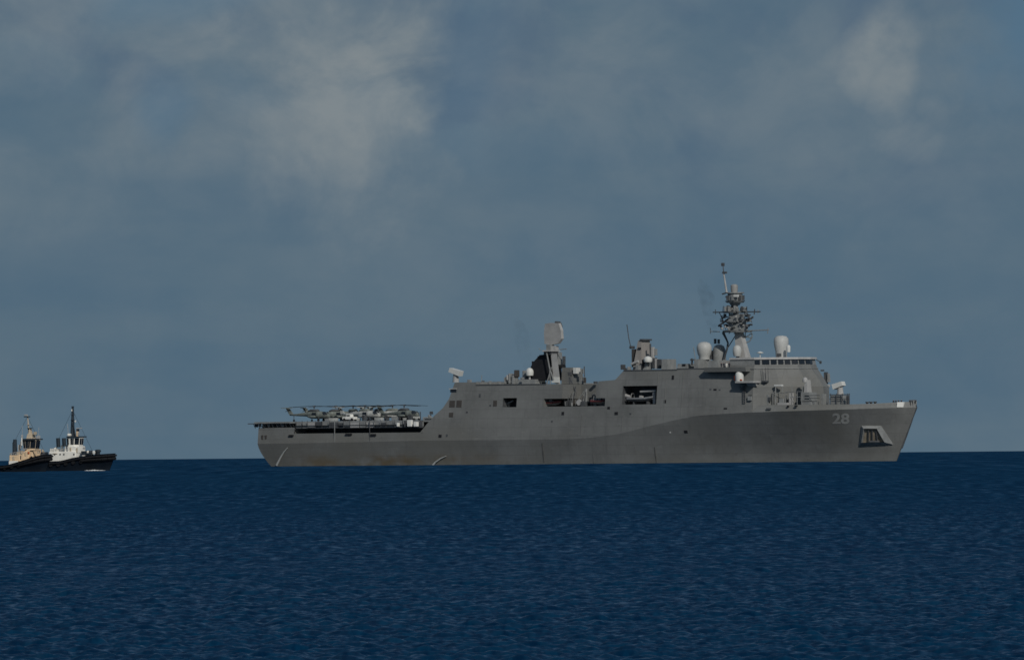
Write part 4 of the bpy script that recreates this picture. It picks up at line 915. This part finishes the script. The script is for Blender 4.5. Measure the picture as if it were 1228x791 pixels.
# crates and pallets lashed down between the aircraft
cr_ = random.Random(21); mbs = []
for dims in ((1.6, 1.2, 1.1), (2.4, 1.3, .9), (1.1, 1.1, 1.6)):
    mb = MB(); mb.box(-dims[0]/2, dims[0]/2, -dims[1]/2, dims[1]/2, .14, dims[2], bev=.05); mb.box(-dims[0]/2, dims[0]/2, -dims[1]/2, dims[1]/2, 0, .1); o = mb.build('equipment_crate', M[('grey2', 'helo2', 'dgrey')[len(mbs)]]); mbs.append(o)
for i in range(14):
    o = mbs[i] if i < 3 else mbs[i % 3].copy()
    if i >= 3: SC.collection.objects.link(o)
    v = cr_.uniform(9.5, 13.5) if i % 2 else cr_.uniform(-12, -2); px = 392+9.2*i+cr_.uniform(-2, 2)
    if 409 < px < 430 and v > 5: v = 4
    o.location = SHIP.world((S(px, 500, v)[0], v, zD)); o.rotation_euler = (0, 0, -YAW+cr_.uniform(-.2, .2)); tag(o, 'grey equipment crate lashed down among the parked helicopters on the flight deck', 'crate', 'crates lashed on the flight deck')

def wheel(mb, x, v, r, w=.3, mi=0): mb.tube((x, v-w/2, r), (x, v+w/2, r), r, r, 14, mi)
tr_ = empty('tow_tractor', (0, 0, 0))
mb = MB(); mb.box(-2.0, 2.0, -.95, .95, .4, 1.15, bev=.12); mb.build('body', M['vwhite'], tr_)
mb = MB(); mb.box(-.9, .8, -.85, .85, 1.15, 1.95, taper=.12, bev=.08); cb = mb.build('cab', M['vwhite'], tr_)
for sv in (-1, 1):
    mb = MB(); mb.box(-.6, .5, sv*.83-.03, sv*.83+.03, 1.35, 1.75); mb.build('window', M['glass'], cb)
for x in (-1.3, 1.3):
    for sv in (-1, 1): mb = MB(); wheel(mb, x, sv*.85, .42); mb.build('wheel', M['black'], tr_)
tr_.location = SHIP.world((S(419.5, 500, 12)[0], 12, zD)); tr_.rotation_euler = (0, 0, -YAW); tag(tr_, 'small white deck tractor parked among the helicopters on the flight deck', 'tractor')
fk = empty('forklift', (0, 0, 0))
mb = MB(); mb.box(-1.1, .9, -.6, .6, .35, 1.1, bev=.1); mb.build('body', M['helo2'], fk)
mb = MB()
for x in (-.7, .6):
    for sv in (-.5, .5): mb.tube((x, sv, 1.1), (x, sv, 2.2), .05, n=5)
mb.box(-.8, .7, -.6, .6, 2.2, 2.28); mb.build('overhead_guard', M['dgrey'], fk)
mb = MB(); mb.box(.95, 1.08, -.4, .4, .15, 2.4); mb.box(1.08, 2.1, -.4, -.25, .15, .22); mb.box(1.08, 2.1, .25, .4, .15, .22); mb.build('fork_mast', M['dgrey'], fk)
for x in (-.75, .6):
    for sv in (-1, 1): mb = MB(); wheel(mb, x, sv*.5, .32, .22); mb.build('wheel', M['black'], fk)
fk.location = SHIP.world((S(500, 500, 11)[0], 11, zD)); fk.rotation_euler = (0, 0, -YAW+.4); tag(fk, 'grey forklift on the flight deck between helicopters and deckhouse', 'forklift')

# ------------------------------------------------------------------ boats carried aboard
def make_rib(tube_m, L_=8.6):
    t = empty('inflatable_boat', (0, 0, 0)); h = L_/2
    mb = MB(); secs = []
    for x, b_, z in ((-h, .9, .15), (-h*.3, 1.0, .1), (h*.45, .85, .2), (h*.8, .45, .5), (h, .05, .95)): secs.append([(x, -b_, .75), (x, -b_*.75, z+.25), (x, 0, z-.1), (x, b_*.75, z+.25), (x, b_, .75+.0), (x, 0, .72)])
    mb.rings(secs); mb.build('hull', M['grey2'], t)
    mb = MB()
    ptsr = [(-h-.1, 1.15), (-h*.4, 1.2), (h*.35, 1.1), (h*.7, .75), (h*.92, .3), (h+.05, 0)]
    loop = [(x, v, .85+max(0, x-h*.3)*.16) for x, v in ptsr] + [(x, -v, .85+max(0, x-h*.3)*.16) for x, v in ptsr[-2::-1]]
    mb.path(loop, .3, 8); mb.build('inflatable_collar', tube_m, t)
    mb = MB(); mb.box(-.6, .5, -.5, .5, .8, 1.75, taper=.1, bev=.06); cs = mb.build('console', M['lgrey'], t)
    mb = MB(); mb.loft([(.45, -.45, 1.7), (.5, .45, 1.7), (.3, .45, 2.1), (.25, -.45, 2.1)], [(.5, -.45, 1.7), (.55, .45, 1.7), (.35, .45, 2.1), (.3, -.45, 2.1)]); mb.build('windscreen', M['glass'], cs)
    mb = MB(); mb.path([(-h*.75, -.9, 1.0), (-h*.7, -.75, 2.3), (-h*.7, .75, 2.3), (-h*.75, .9, 1.0)], .07); mb.build('roll_arch', M['lgrey'], t)
    mb = MB(); mb.box(-h-.55, -h-.05, -.35, .35, .3, 1.5, bev=.08); mb.build('outboard_motor', M['dgrey'], t)
    return t
rib = make_rib(M['rubber'], 8.0); rib.location = SHIP.world((S(768.5, 480, 13)[0], 12.6, H3[2]+.75)); rib.rotation_euler = (0, 0, -YAW); tag(rib, 'pale grey inflatable boat stowed in the tall dark side bay below the mid tower', 'boat', 'boats carried aboard')
rib2 = make_rib(M['red'], 6.0); rib2.location = SHIP.world((S(661, 484, 12)[0], 12, H2[2]+.25)); rib2.rotation_euler = (0, 0, -YAW); tag(rib2, 'red collared inflatable boat at the aft end of the long side gallery', 'boat', 'boats carried aboard')
rib3 = make_rib(M['lgrey'], 5.0); rib3.location = SHIP.world((S(720, 484, 12.5)[0], 12.4, H2[2]+.55)); rib3.rotation_euler = (0, 0, -YAW); tag(rib3, 'small pale boat at the forward rounded end of the long side gallery', 'boat', 'boats carried aboard')
for c_ in [x for x in SC.collection.objects if x.parent == rib3 and x.name.startswith('inflatable_collar')]: c_.data.materials[0] = M['red']
mb = MB(); 
for du in (-2.2, 2.2): 
    mb = MB(); c = (S(768.5, 480, 13)[0]+du, 12.6, H3[2]); mb.box(c[0]-.15, c[0]+.15, 11.8, 13.4, c[2], c[2]+.85); mb.build('boat_chock', M['dgrey'], ship)

# ------------------------------------------------------------------ crew
def make_person():
    J = {'pelvis': (0, 0, .95, .14, .11), 'waist': (0, 0, 1.1, .13, .1), 'chest': (0, 0, 1.33, .17, .12), 'neck': (0, 0, 1.5, .06, .06), 'headb': (.01, 0, 1.6, .085, .09), 'head': (0, 0, 1.72, .08, .09)}
    for sg, n_ in ((1, 'l'), (-1, 'r')):
        J['sh'+n_] = (0, .19*sg, 1.43, .07, .07); J['el'+n_] = (-.03, .25*sg, 1.16, .05, .05); J['wr'+n_] = (.06, .25*sg, .93, .035, .035); J['ha'+n_] = (.09, .25*sg, .82, .045, .03)
        J['hip'+n_] = (0, .1*sg, .9, .09, .09); J['kn'+n_] = (.02, .11*sg, .5, .065, .065); J['an'+n_] = (0, .11*sg, .09, .045, .045); J['to'+n_] = (.16, .13*sg, .04, .04, .035)
    E = [('pelvis', 'waist'), ('waist', 'chest'), ('chest', 'neck'), ('neck', 'headb'), ('headb', 'head')]
    for n_ in 'lr': E += [('chest', 'sh'+n_), ('sh'+n_, 'el'+n_), ('el'+n_, 'wr'+n_), ('wr'+n_, 'ha'+n_), ('pelvis', 'hip'+n_), ('hip'+n_, 'kn'+n_), ('kn'+n_, 'an'+n_), ('an'+n_, 'to'+n_)]
    ks = list(J); me = bpy.data.meshes.new('person'); me.from_pydata([J[k][:3] for k in ks], [(ks.index(a), ks.index(b)) for a, b in E], [])
    o = bpy.data.objects.new('person', me); SC.collection.objects.link(o); md = o.modifiers.new('s', 'SKIN'); o.modifiers.new('d', 'SUBSURF').levels = 1
    for i, k in enumerate(ks): me.skin_vertices[0].data[i].radius = J[k][3:]; me.skin_vertices[0].data[i].use_root = (k == 'pelvis')
    bpy.context.view_layer.update(); m2 = bpy.data.meshes.new_from_object(o.evaluated_get(bpy.context.evaluated_depsgraph_get()))
    bpy.data.objects.remove(o); return m2
base_p = make_person()
def person_mesh(cloth, cap):
    me = base_p.copy(); me.name = 'person'; me.materials.clear()
    for m_ in (cloth, M['skin'], cap): me.materials.append(m_)
    for f in me.polygons: 
        c = f.center; f.material_index = 2 if c.z > 1.74 else (1 if c.z > 1.5 or (abs(c.y) > .2 and c.z < .9) else 0); f.use_smooth = True
    return me
pd, pw = person_mesh(M['navy'], M['navy']), person_mesh(M['uwhite'], M['uwhite'])
def crew(px, v, z, me, lab, grp, rz):
    o = bpy.data.objects.new('person', me); SC.collection.objects.link(o); o.location = SHIP.world((S(px, 485, v)[0], v, z)); o.rotation_euler = (0, 0, rz); return tag(o, lab, 'person', grp)
ub_ = S(1076, 485, 2)[0]; zb = bt(ub_) - 1.0
mb = MB(); ua, ub = S(1066, 485, 2.4)[0], S(1083, 485, 1.2)[0]
mb.box(ua, ub, .2, 2.6, zdk(ua), zb); mb.box(S(1089, 485, .6)[0], S(1097, 485, .3)[0], -.9, .9, zdk(ub), zb+.1); mb.bm.free()
for x0, x1, va, vb in ((1067, 1083, .2, 2.7), (1089.5, 1097.4, -.6, .7)):
    ua, ub = S(x0, 485, vb)[0], S(x1, 485, va)[0]; mb = MB(); mb.box(ua, ub, va, vb, zdk(ua)-.05, zb); mb.build('lookout_platform', M['deck'], ship)
for i, (px, v, lab) in enumerate(((1071.6, 1.8, 'sailor in dark uniform at the bow rail, aftmost of the group over the white glint block'), (1074.4, 2.0, 'sailor in dark uniform at the bow rail, second from aft over the white glint block'), (1077.6, 1.5, 'sailor in dark uniform at the bow rail, third from aft over the white glint block'), (1081, 1.2, 'sailor in dark uniform at the bow rail, foremost of the four over the white glint block'),
    (1091.2, .4, 'sailor in dark uniform at the very bow, aft of the two beside the bullring'), (1095, 0, 'sailor in dark uniform at the very bow, right beside the bullring'))):
    crew(px, v, zb, pd, lab, 'sailors lined up at the bow', R(-70 if i < 4 else -30))
zs = S(872, 434.5, 13.4)[1]-1.75
for px, me, lab in ((865.6, pd, 'sailor in dark uniform on the signal deck, aftmost of the row above the bridge wing'), (868.6, pd, 'sailor in dark uniform on the signal deck, just aft of the one in white'), (871.8, pw, 'sailor in white uniform on the signal deck above the bridge wing'), (875, pd, 'sailor in dark uniform on the signal deck, just forward of the one in white')):
    crew(px, 14.0, zs, me, lab, 'sailors on the signal deck', R(-110))
mb = MB(); bx(mb, 862, 440, 880, 441, 14.6, 1.8); mb.bm.free()
ua, ub = S(861, 440, 14.5)[0], S(880, 440, 14.5)[0]; mb = MB(); mb.box(ua, ub, 12.9, 14.8, zs-.25, zs); mb.build('signal_platform', M['grey2'], ship)

# ------------------------------------------------------------------ the two tugs
def tug(name, bowpx, bowpy, Yd, yaw, L_, B, sheer, lab):
    z0 = -Yd*Yd/(2*EARTH); b = at(bowpx, bowpy, Yd); fr = Frame(yaw, (0, 0, 0)); o = Vector((b.x, b.y, z0)) - fr.f*L_; o.z = z0
    fr.o = o; t = empty(name, o, -yaw); tag(t, lab, 'tugboat', 'tugs standing off astern of the warship'); fr.t = t; fr.L = L_; fr.B = B
    hs = mono([(0, B*.82), (.12, B*.97), (.3, B), (.72, B), (.84, B*.86), (.92, B*.62), (.97, B*.36), (1, .25)])
    ws = mono([(0, B*.7), (.15, B*.9), (.6, B*.9), (.75, B*.74), (.87, B*.42), (.95, B*.16), (1, .1)])
    sh = mono(sheer); fr.sh = sh; fr.hs = hs
    n = 40; rows = []
    def pt(s_, tt):
        u = .7*(1-tt) + (L_-1.7*(1-tt)-.7*(1-tt))*s_; return (u, ws(s_)+(hs(s_)-ws(s_))*tt**1.3, sh(s_)*tt if tt >= 0 else -1.0)
    mb = MB()
    for sg in (1, -1):
        mb.grid([[(p_[0], sg*p_[1], p_[2]) for p_ in (pt(i/n, max(tt, 0)) for i in range(n+1))] if tt >= 0 else [(p_[0], sg*p_[1], -1.0) for p_ in (pt(i/n, 0) for i in range(n+1))] for tt in (-1, 0, .33, .66, 1)], smooth=True)
    q = [pt(0, tt) for tt in (0, .5, 1)]; mb.face([(p_[0], p_[1], p_[2]) for p_ in q]+[(p_[0], -p_[1], p_[2]) for p_ in q[::-1]])
    h = mb.build('hull', M['tnavy'], t); fr.hull = h
    mb = MB(); mb.grid([[(pt(i/n, 1)[0], pt(i/n, 1)[1]-.12, max(.9, sh(i/n)-.9)) for i in range(n+1)], [(pt(i/n, 1)[0], -pt(i/n, 1)[1]+.12, max(.9, sh(i/n)-.9)) for i in range(n+1)]]); mb.build('deck', M['deck'], t)
    mb = MB()
    for sg in (1, -1): mb.path([(pt(i/20, 1)[0], sg*(pt(i/20, 1)[1]+.06), pt(i/20, 1)[2]-.55) for i in range(21)], .26, 8)
    mb.build('rubbing_fender', M['fender'], t)
    mb = MB(); mb.path([(pt(i/20, .75)[0]+.12, pt(i/20, .75)[1]+.05, pt(i/20, .75)[2]-.2) for i in range(14, 21)]+[(pt(i/20, .75)[0]+.12, -pt(i/20, .75)[1]-.05, pt(i/20, .75)[2]-.2) for i in range(20, 14, -1)], .42, 8); mb.build('bow_fender', M['fender'], t)
    for k in range(7):
        s_ = .2+k*.085; p_ = pt(s_, .62); mb = MB(); mb.tube((p_[0], p_[1]-.02, p_[2]), (p_[0], p_[1]+.3, p_[2]), .5, .45, 14); mb.build('tyre_fender', M['fender'], t)
    fr.pt = pt
    return fr
def tpart(fr, name, x0, y0, x1, y1, v, d, m_, par=None, taper=0.0, bev=.05):
    mb = MB(); fr.bx(mb, x0, y0, x1, y1, v, d, taper=taper, bev=bev); return mb.build(name, M[m_], par or fr.t)
def ttube(fr, name, pts, r, v, m_, par=None, n=7, r1=None):
    mb = MB()
    if r1 is not None: mb.tube(fr.P(*pts[0], v), fr.P(*pts[1], v), r, r1, n)
    else: mb.path([fr.P(x, y, v) for x, y in pts], r, n)
    return mb.build(name, M[m_], par or fr.t)
T1 = tug('tugboat', 138.6, 545, 2665, R(22), 25, 4.6, [(0, 2.2), (.45, 2.5), (.62, 3.3), (.8, 3.9), (1, 4.3)], 'dark hulled tugboat with a clean white superstructure and tall dark mast, farther right')
# white house, stepped
tpart(T1, 'lower_deckhouse', 58, 541, 104, 553, 3.5, 6.6, 'twhite', taper=.1, bev=.15); d2_ = tpart(T1, 'upper_deckhouse', 77, 534.6, 103, 543, 3.0, 5.6, 'twhite', taper=.15, bev=.15)
tpart(T1, 'boat_deck_rail', 60, 537.6, 78, 541.5, 3.3, 6, 'twhite'); 
wh = MB(); fr = T1
a0, a1 = fr.S(80.5, 534, 2.2)[0], fr.S(101.5, 534, -2.2)[0]; zb_, zt_ = fr.S(90, 534.8, 2.2)[1], fr.S(90, 524, 2.2)[1]
pl0 = [(a0, 2.2, zb_), (a1-1.0, 2.2, zb_), (a1, 1.2, zb_), (a1, -1.2, zb_), (a1-1.0, -2.2, zb_), (a0, -2.2, zb_)]
pl1 = [(a0-.1, 2.35, zt_), (a1-.8, 2.35, zt_), (a1+.25, 1.3, zt_), (a1+.25, -1.3, zt_), (a1-.8, -2.35, zt_), (a0-.1, -2.35, zt_)]
wh.loft(pl0, pl1); W1 = wh.build('wheelhouse', M['twhite'], fr.t)
def facet_windows(fr, pl0, pl1, lo, hi, specs, par, m_='glass'):
    for e, f0, f1 in specs:
        A0, B0 = Vector(pl0[e]), Vector(pl0[(e+1) % 6]); A1, B1 = Vector(pl1[e]), Vector(pl1[(e+1) % 6])
        g = lambda f, h: A0.lerp(B0, f).lerp(A1.lerp(B1, f), h)
        nrm = (B0-A0).cross(A1-A0).normalized(); c = sum((Vector(p_) for p_ in pl0), Vector())/6
        if nrm.dot(A0-c) < 0: nrm = -nrm
        qs = [g(f0, lo), g(f1, lo), g(f1, hi), g(f0, hi)]; mb = MB(); mb.loft([q-nrm*.05 for q in qs], [q+nrm*.04 for q in qs]); mb.build('window', M[m_], par)
facet_windows(T1, pl0, pl1, .18, .88, [(0, .02, .27), (0, .52, .74), (0, .77, .97), (1, .08, .92), (2, .06, .46), (2, .54, .94), (3, .1, .9)], W1)
tpart(T1, 'wheelhouse_roof', 79.5, 522.8, 104, 524.2, 2.7, 5.4, 'tmast', W1); tpart(T1, 'roof_coaming', 80, 519.5, 90, 523, 1.8, 3.4, 'twhite', W1, bev=.3)
tm_ = ttube(T1, 'mast', [(87, 523.5), (87.3, 488)], .62, 0, 'tmast', n=8, r1=.28)
ttube(T1, 'mast_light', [(87.3, 488.8), (87.3, 486.8)], .32, 0, 'tmast', tm_); tpart(T1, 'mast_light', 85.4, 490.5, 87.6, 493, .4, .6, 'twhite', tm_); tpart(T1, 'mast_platform', 84.6, 503.2, 90.2, 504, .7, 1.4, 'tmast', tm_, bev=0); tpart(T1, 'mast_platform', 85.2, 497, 89.4, 497.7, .6, 1.2, 'tmast', tm_, bev=0); tpart(T1, 'mast_lamp', 89.2, 503.6, 91.6, 506.4, .5, .6, 'white', tm_, bev=.12)
ttube(T1, 'mast_stay', [(84.6, 523), (86.6, 507)], .16, .5, 'tmast', tm_); ttube(T1, 'mast_stay', [(90.4, 523), (88, 509)], .16, .5, 'tmast', tm_)
rs_ = ttube(T1, 'radar_post', [(92.6, 523), (92.6, 514.5)], .3, .6, 'tcream'); tpart(T1, 'radar_scanner', 91, 512.7, 98.6, 513.8, .9, .5, 'lgrey', rs_); tpart(T1, 'radar_gearbox', 91.6, 514, 95.2, 517, .9, .9, 'tmast', rs_); tpart(T1, 'searchlight', 93, 518, 95.6, 521.4, .9, .7, 'lgrey', rs_)
for x, v in ((69.6, 1.8), (76.6, 2.4)): f_ = ttube(T1, 'funnel', [(x+.5, 536 if x < 75 else 535), (x, 525)], .5, v, 'tmast', n=10)
ttube(T1, 'hand_rail', [(62, 539), (78, 538)], .08, 3.2, 'lgrey'); ttube(T1, 'ladder', [(81, 543), (81, 535)], .2, 3.1, 'lgrey'); ttube(T1, 'ventilator', [(66, 541), (66, 536.5)], .3, 2.6, 'twhite')
for x in (65, 71.5, 76, 88): tpart(T1, 'porthole', x, 543.5, x+1.5, 545.3, 3.56, .2, 'glass', bev=0)
tpart(T1, 'deck_locker', 97, 540.5, 101.5, 545.5, 2.6, 2, 'tmast', bev=.15); tpart(T1, 'side_door', 91.2, 536.8, 93.2, 541.8, 3.06, .2, 'tbuff', bev=0)
wn = ttube(T1, 'towing_winch', [(104, 543.5), (110.5, 543.5)], .8, 1.2, 'tmast', n=12); ttube(T1, 'winch_frame', [(103.4, 546), (103.4, 540.6)], .3, 1.6, 'dgrey', wn); ttube(T1, 'winch_frame', [(108.6, 546), (108.6, 540.6)], .3, 1.6, 'dgrey', wn)
mb = MB(); c = T1.P(112.4, 544.2, 1.6); mb.lathe(c, [(.35, 0), (.42, .3), (.42, .6), (.25, .85), (0, .9)], 12); mb.build('fairlead_post', M['white'], T1.t); mb = MB(); c = T1.P(117.5, 545, 1); mb.lathe(c, [(.6, 0), (.5, .5), (.85, .9), (.6, 1.3), (0, 1.35)], 12); mb.build('towing_bitt', M['tmast'], T1.t)
tpart(T1, 'anchor_windlass', 113.6, 541.4, 116.4, 545.6, .8, 1.2, 'dgrey', bev=.2)
# the nearer, cream tug
T2 = tug('tugboat', 62.3, 545.4, 2600, R(22), 23, 4.4, [(0, 1.5), (.5, 1.6), (.68, 2.4), (.84, 3.5), (.93, 4.1), (1, 4.3)], 'dark hulled tugboat with sunlit cream superstructure, nearer one at the left edge')
tpart(T2, 'bulwark_band', 10.5, 552.4, 22, 556.6, 4.25, .6, 'twhite', bev=.05); tpart(T2, 'lower_deckhouse', 11, 545.6, 24, 553, 3.4, 6.4, 'tcream', bev=.15); tpart(T2, 'lower_deckhouse', 21, 541, 47, 554, 3.3, 6.2, 'tcream', taper=.1, bev=.15); tpart(T2, 'upper_deckhouse', 29, 538.4, 50, 548, 2.9, 5.4, 'tcream', taper=.1, bev=.15)
fr = T2; a0, a1 = fr.S(28.5, 538, 2.2)[0], fr.S(49, 538, -2.2)[0]; zb_, zt_ = fr.S(38, 538.8, 2.2)[1], fr.S(38, 527, 2.2)[1]
pl0 = [(a0, 2.2, zb_), (a1-1.0, 2.2, zb_), (a1, 1.2, zb_), (a1, -1.2, zb_), (a1-1.0, -2.2, zb_), (a0, -2.2, zb_)]
pl1 = [(a0-.3, 2.35, zt_), (a1-.7, 2.35, zt_), (a1+.35, 1.3, zt_), (a1+.35, -1.3, zt_), (a1-.7, -2.35, zt_), (a0-.3, -2.35, zt_)]
wh = MB(); wh.loft(pl0, pl1); W2 = wh.build('wheelhouse', M['tbuff'], fr.t)
facet_windows(T2, pl0, pl1, .12, .93, [(0, .05, .3), (0, .36, .72), (0, .76, .98), (1, .05, .95), (2, .04, .48), (2, .52, .96), (3, .05, .95)], W2)
tpart(T2, 'wheelhouse_roof', 27, 525.6, 51.5, 527.2, 2.8, 5.6, 'tmast', W2)
tpart(T2, 'radar_deck', 31, 520, 44, 525.8, 1.5, 3, 'tbuff', W2, taper=.25, bev=.1); tpart(T2, 'roof_box', 40, 517.5, 44.5, 521, 1, 1.2, 'tbuff', W2); tpart(T2, 'roof_box', 44, 522, 48.5, 525.8, 1.6, 1.6, 'lgrey', W2); tpart(T2, 'monitor_gun', 25, 521, 28, 526.5, 1.8, .8, 'lgrey', W2, bev=.15)
m2 = ttube(T2, 'mast', [(35, 521), (33, 498)], .22, 0, 'tbuff', n=7, r1=.1)
tpart(T2, 'radar_scanner', 28.4, 498.8, 36.4, 500, .3, .4, 'tmast', m2, bev=.05); tpart(T2, 'mast_light', 29, 496.6, 33.4, 498.4, .3, .5, 'lgrey', m2); tpart(T2, 'mast_platform', 32, 508.6, 36.6, 509.3, .5, 1, 'tbuff', m2, bev=0); tpart(T2, 'radar_scanner', 32.6, 512.8, 39, 514, .5, .5, 'tmast', m2); tpart(T2, 'mast_base', 33.6, 514, 39.5, 520.5, .8, 1.6, 'tbuff', m2, taper=.25)
f2 = ttube(T2, 'funnel', [(17.6, 546), (18, 526.6)], .62, 1.5, 'tmast', n=10, r1=.45); tpart(T2, 'funnel_casing', 14.4, 543, 22, 547, 2, 1.6, 'tmast', f2, bev=.15); ttube(T2, 'exhaust_pipe', [(16, 545), (16, 530)], .22, 1.9, 'tmast', f2)
tpart(T2, 'deck_door', 14.6, 546.8, 17.6, 552.4, 3.45, .15, 'tbuff', bev=0); tpart(T2, 'deck_locker', 24.4, 540.4, 29, 544.6, 3.36, 1, 'tbuff', bev=.1); tpart(T2, 'ventilator', 21.6, 533, 24.4, 543, 2.4, 1, 'lgrey', bev=.2); tpart(T2, 'life_ring', 33, 541.4, 35.4, 544, 3.36, .15, 'orange', bev=.05); ttube(T2, 'hand_rail', [(12, 543.6), (28, 539.6)], .07, 3.3, 'lgrey'); ttube(T2, 'hand_rail', [(26, 534), (26, 525)], .14, 2.6, 'twhite')
w2_ = ttube(T2, 'towing_winch', [(49.5, 544.5), (54, 544.5)], .6, 1, 'dgrey', n=12); tpart(T2, 'fore_bitt', 54.6, 541.6, 56.6, 546.4, .8, .8, 'tmast', bev=.1); tpart(T2, 'winch_drum_guard', 50, 541, 54, 543, 1.2, 1, 'tbuff', w2_)

tr2 = random.Random(3)
for x0, y0, x1, y1, v, m_, nm in ((63, 543.2, 70, 544, 3.62, 'tbuff', 'deck_edge'), (72, 538.6, 75.5, 542, 3.3, 'lgrey', 'liferaft'), (79.5, 533, 82, 537, 3.2, 'tmast', 'ventilator'), (84, 541.6, 90, 542.4, 3.14, 'lgrey', 'deck_edge'), (83.6, 536.4, 85.2, 541.4, 3.1, 'tbuff', 'side_door'), (66.5, 536, 68.6, 541, 2, 'tbuff', 'ventilator'), (104, 540, 106, 543, 2, 'twhite', 'deck_locker'), (99, 536, 102.6, 538.4, 2.6, 'lgrey', 'deck_locker'), (73, 533.4, 75, 538, 1.6, 'twhite', 'ventilator'), (63, 539.4, 65.4, 541.6, 3.3, 'tbuff', 'deck_locker')):
    tpart(T1, nm, x0, y0, x1, y1, v, .7, m_, bev=.06)
for i in range(8): ttube(T1, 'rail_post', [(60+2.4*i, 541), (60+2.4*i, 537.6)], .06, 3.35, 'lgrey', n=5)
ttube(T1, 'rigging', [(87.2, 491), (70, 527)], .035, 0, 'tmast', n=4); ttube(T1, 'rigging', [(87.3, 492), (112, 543)], .035, 0, 'tmast', n=4); ttube(T1, 'whip_antenna', [(82, 522), (81, 508)], .06, 1, 'lgrey', n=5)
for x0, y0, x1, y1, v, m_, nm in ((20, 541.4, 24, 545.6, 3.3, 'tbuff', 'liferaft'), (24, 546, 26.4, 551, 3.36, 'tmast', 'side_door'), (29.6, 541.6, 32, 546.4, 3.36, 'tbuff', 'side_door'), (36.6, 546.6, 39, 548.4, 3.36, 'glass', 'porthole'), (41, 546, 43.2, 547.8, 3.36, 'glass', 'porthole'), (44.5, 540.6, 48, 543.4, 3, 'tbuff', 'deck_locker'), (26.6, 537.4, 33, 538.4, 3.3, 'lgrey', 'deck_edge'), (36, 539.6, 50, 540.3, 3.1, 'tmast', 'deck_edge'), (18.5, 543.5, 21, 546, 3.2, 'lgrey', 'ventilator'), (11.4, 544.2, 13.6, 546.5, 3.1, 'tbuff', 'bitt'), (24, 529, 26, 537.5, 2.5, 'lgrey', 'ventilator'), (50, 538.6, 52.4, 542, 2, 'tbuff', 'ventilator')):
    tpart(T2, nm, x0, y0, x1, y1, v, .6, m_, bev=.06)  # brown and dark parts added to stand for shadows on the cream house
for i in range(9): ttube(T2, 'rail_post', [(12+2*i, 546-.35*i), (12+2*i, 542.8-.35*i)], .06, 3.3, 'lgrey', n=5)
ttube(T2, 'rigging', [(33.2, 499), (18, 528)], .035, 0, 'tmast', n=4); ttube(T2, 'rigging', [(33.4, 500), (54, 543)], .035, 0, 'tmast', n=4); ttube(T2, 'whip_antenna', [(27, 526), (26.6, 510)], .05, 1, 'lgrey', n=5); ttube(T2, 'whip_antenna', [(46, 523), (46.5, 512)], .05, 1, 'lgrey', n=5)
# white water: bow waves and wakes of the two tugs (ragged sheets of foam lying on the sea)
def foam(name, fr, u0, u1, v0, wid, hgt, lab, n=26):
    mb = MB(); rows = [[], [], [], []]; r_ = random.Random(len(lab))
    for i in range(n+1):
        f = i/n; u = u0+(u1-u0)*f; e = math.sin(math.pi*f)**.6; j = r_.uniform(.55, 1.15)*e
        for k, (dv, hz) in enumerate(((0, .02), (.3, hgt), (.7, hgt*.7), (1, .01))): rows[k].append((u+r_.uniform(-.15, .15), (v0(u) if callable(v0) else v0)+dv*wid*j, -.05+hz*j+ (.04 if k in (1, 2) else 0)))
    mb.grid(rows, smooth=True); o = mb.build(name, M['foam'], None); o.location = fr.o; o.rotation_euler = (0, 0, -fr.yaw); tag(o, lab, 'foam', None, 'stuff')
hw1 = lambda u: max(.2, T1.pt(min(1, max(0, (u-.7)/(T1.L-2.4))), 0)[1])
hw2 = lambda u: max(.2, T2.pt(min(1, max(0, (u-.7)/(T2.L-2.4))), 0)[1])
foam('bow_wave', T1, 17.8, 22.4, hw1, .6, .22, 'white bow wave curling under the right hand tug')
foam('wake', T2, -2.5, 5.5, lambda u: 4.8, 1.4, .3, 'white wake beside the left hand tug at the photo edge')

# ------------------------------------------------------------------ thin exhaust smoke drifting aft of the mast
for cpx, cpy, dens, slab_ in ((851, 368, .065, 'faint dark exhaust smoke hanging aft of the lattice mast'), (629, 414, .04, 'faint dark exhaust haze above the black stack amidships')):
  mb = MB(); c = P(cpx, cpy, -3)
  mb.rings([[(c[0]+ox+r_*math.cos(2*math.pi*i/14), c[1]+r_*math.sin(2*math.pi*i/14), c[2]+oz) for i in range(14)] for oz, r_, ox in ((-8, .4, 1.2), (-6, 1.4, .8), (-2, 2.0, 0), (3, 2.4, -1), (6, 2.0, -2), (8, .4, -2.6))])
  sm = mb.build('smoke', bpy.data.materials.new('exhaust_smoke'), None); sm.location = SHIP.o; sm.rotation_euler = (0, 0, -YAW)
  tag(sm, slab_, 'smoke', None, 'stuff')
  m = sm.data.materials[0]; m.use_nodes = True; t = m.node_tree; t.nodes.clear()
  vo = t.nodes.new('ShaderNodeVolumePrincipled'); vo.inputs['Color'].default_value = (.03, .03, .035, 1); ou = t.nodes.new('ShaderNodeOutputMaterial'); t.links.new(vo.outputs[0], ou.inputs['Volume'])
  tcn = t.nodes.new('ShaderNodeTexCoord'); nz_ = t.nodes.new('ShaderNodeTexNoise'); nz_.inputs['Scale'].default_value = .45; nz_.inputs['Detail'].default_value = 3; t.links.new(tcn.outputs['Object'], nz_.inputs['Vector'])
  mr = t.nodes.new('ShaderNodeMapRange'); mr.inputs[1].default_value = .42; mr.inputs[2].default_value = .7; mr.inputs[4].default_value = dens; t.links.new(nz_.outputs['Fac'], mr.inputs[0]); t.links.new(mr.outputs[0], vo.inputs['Density'])
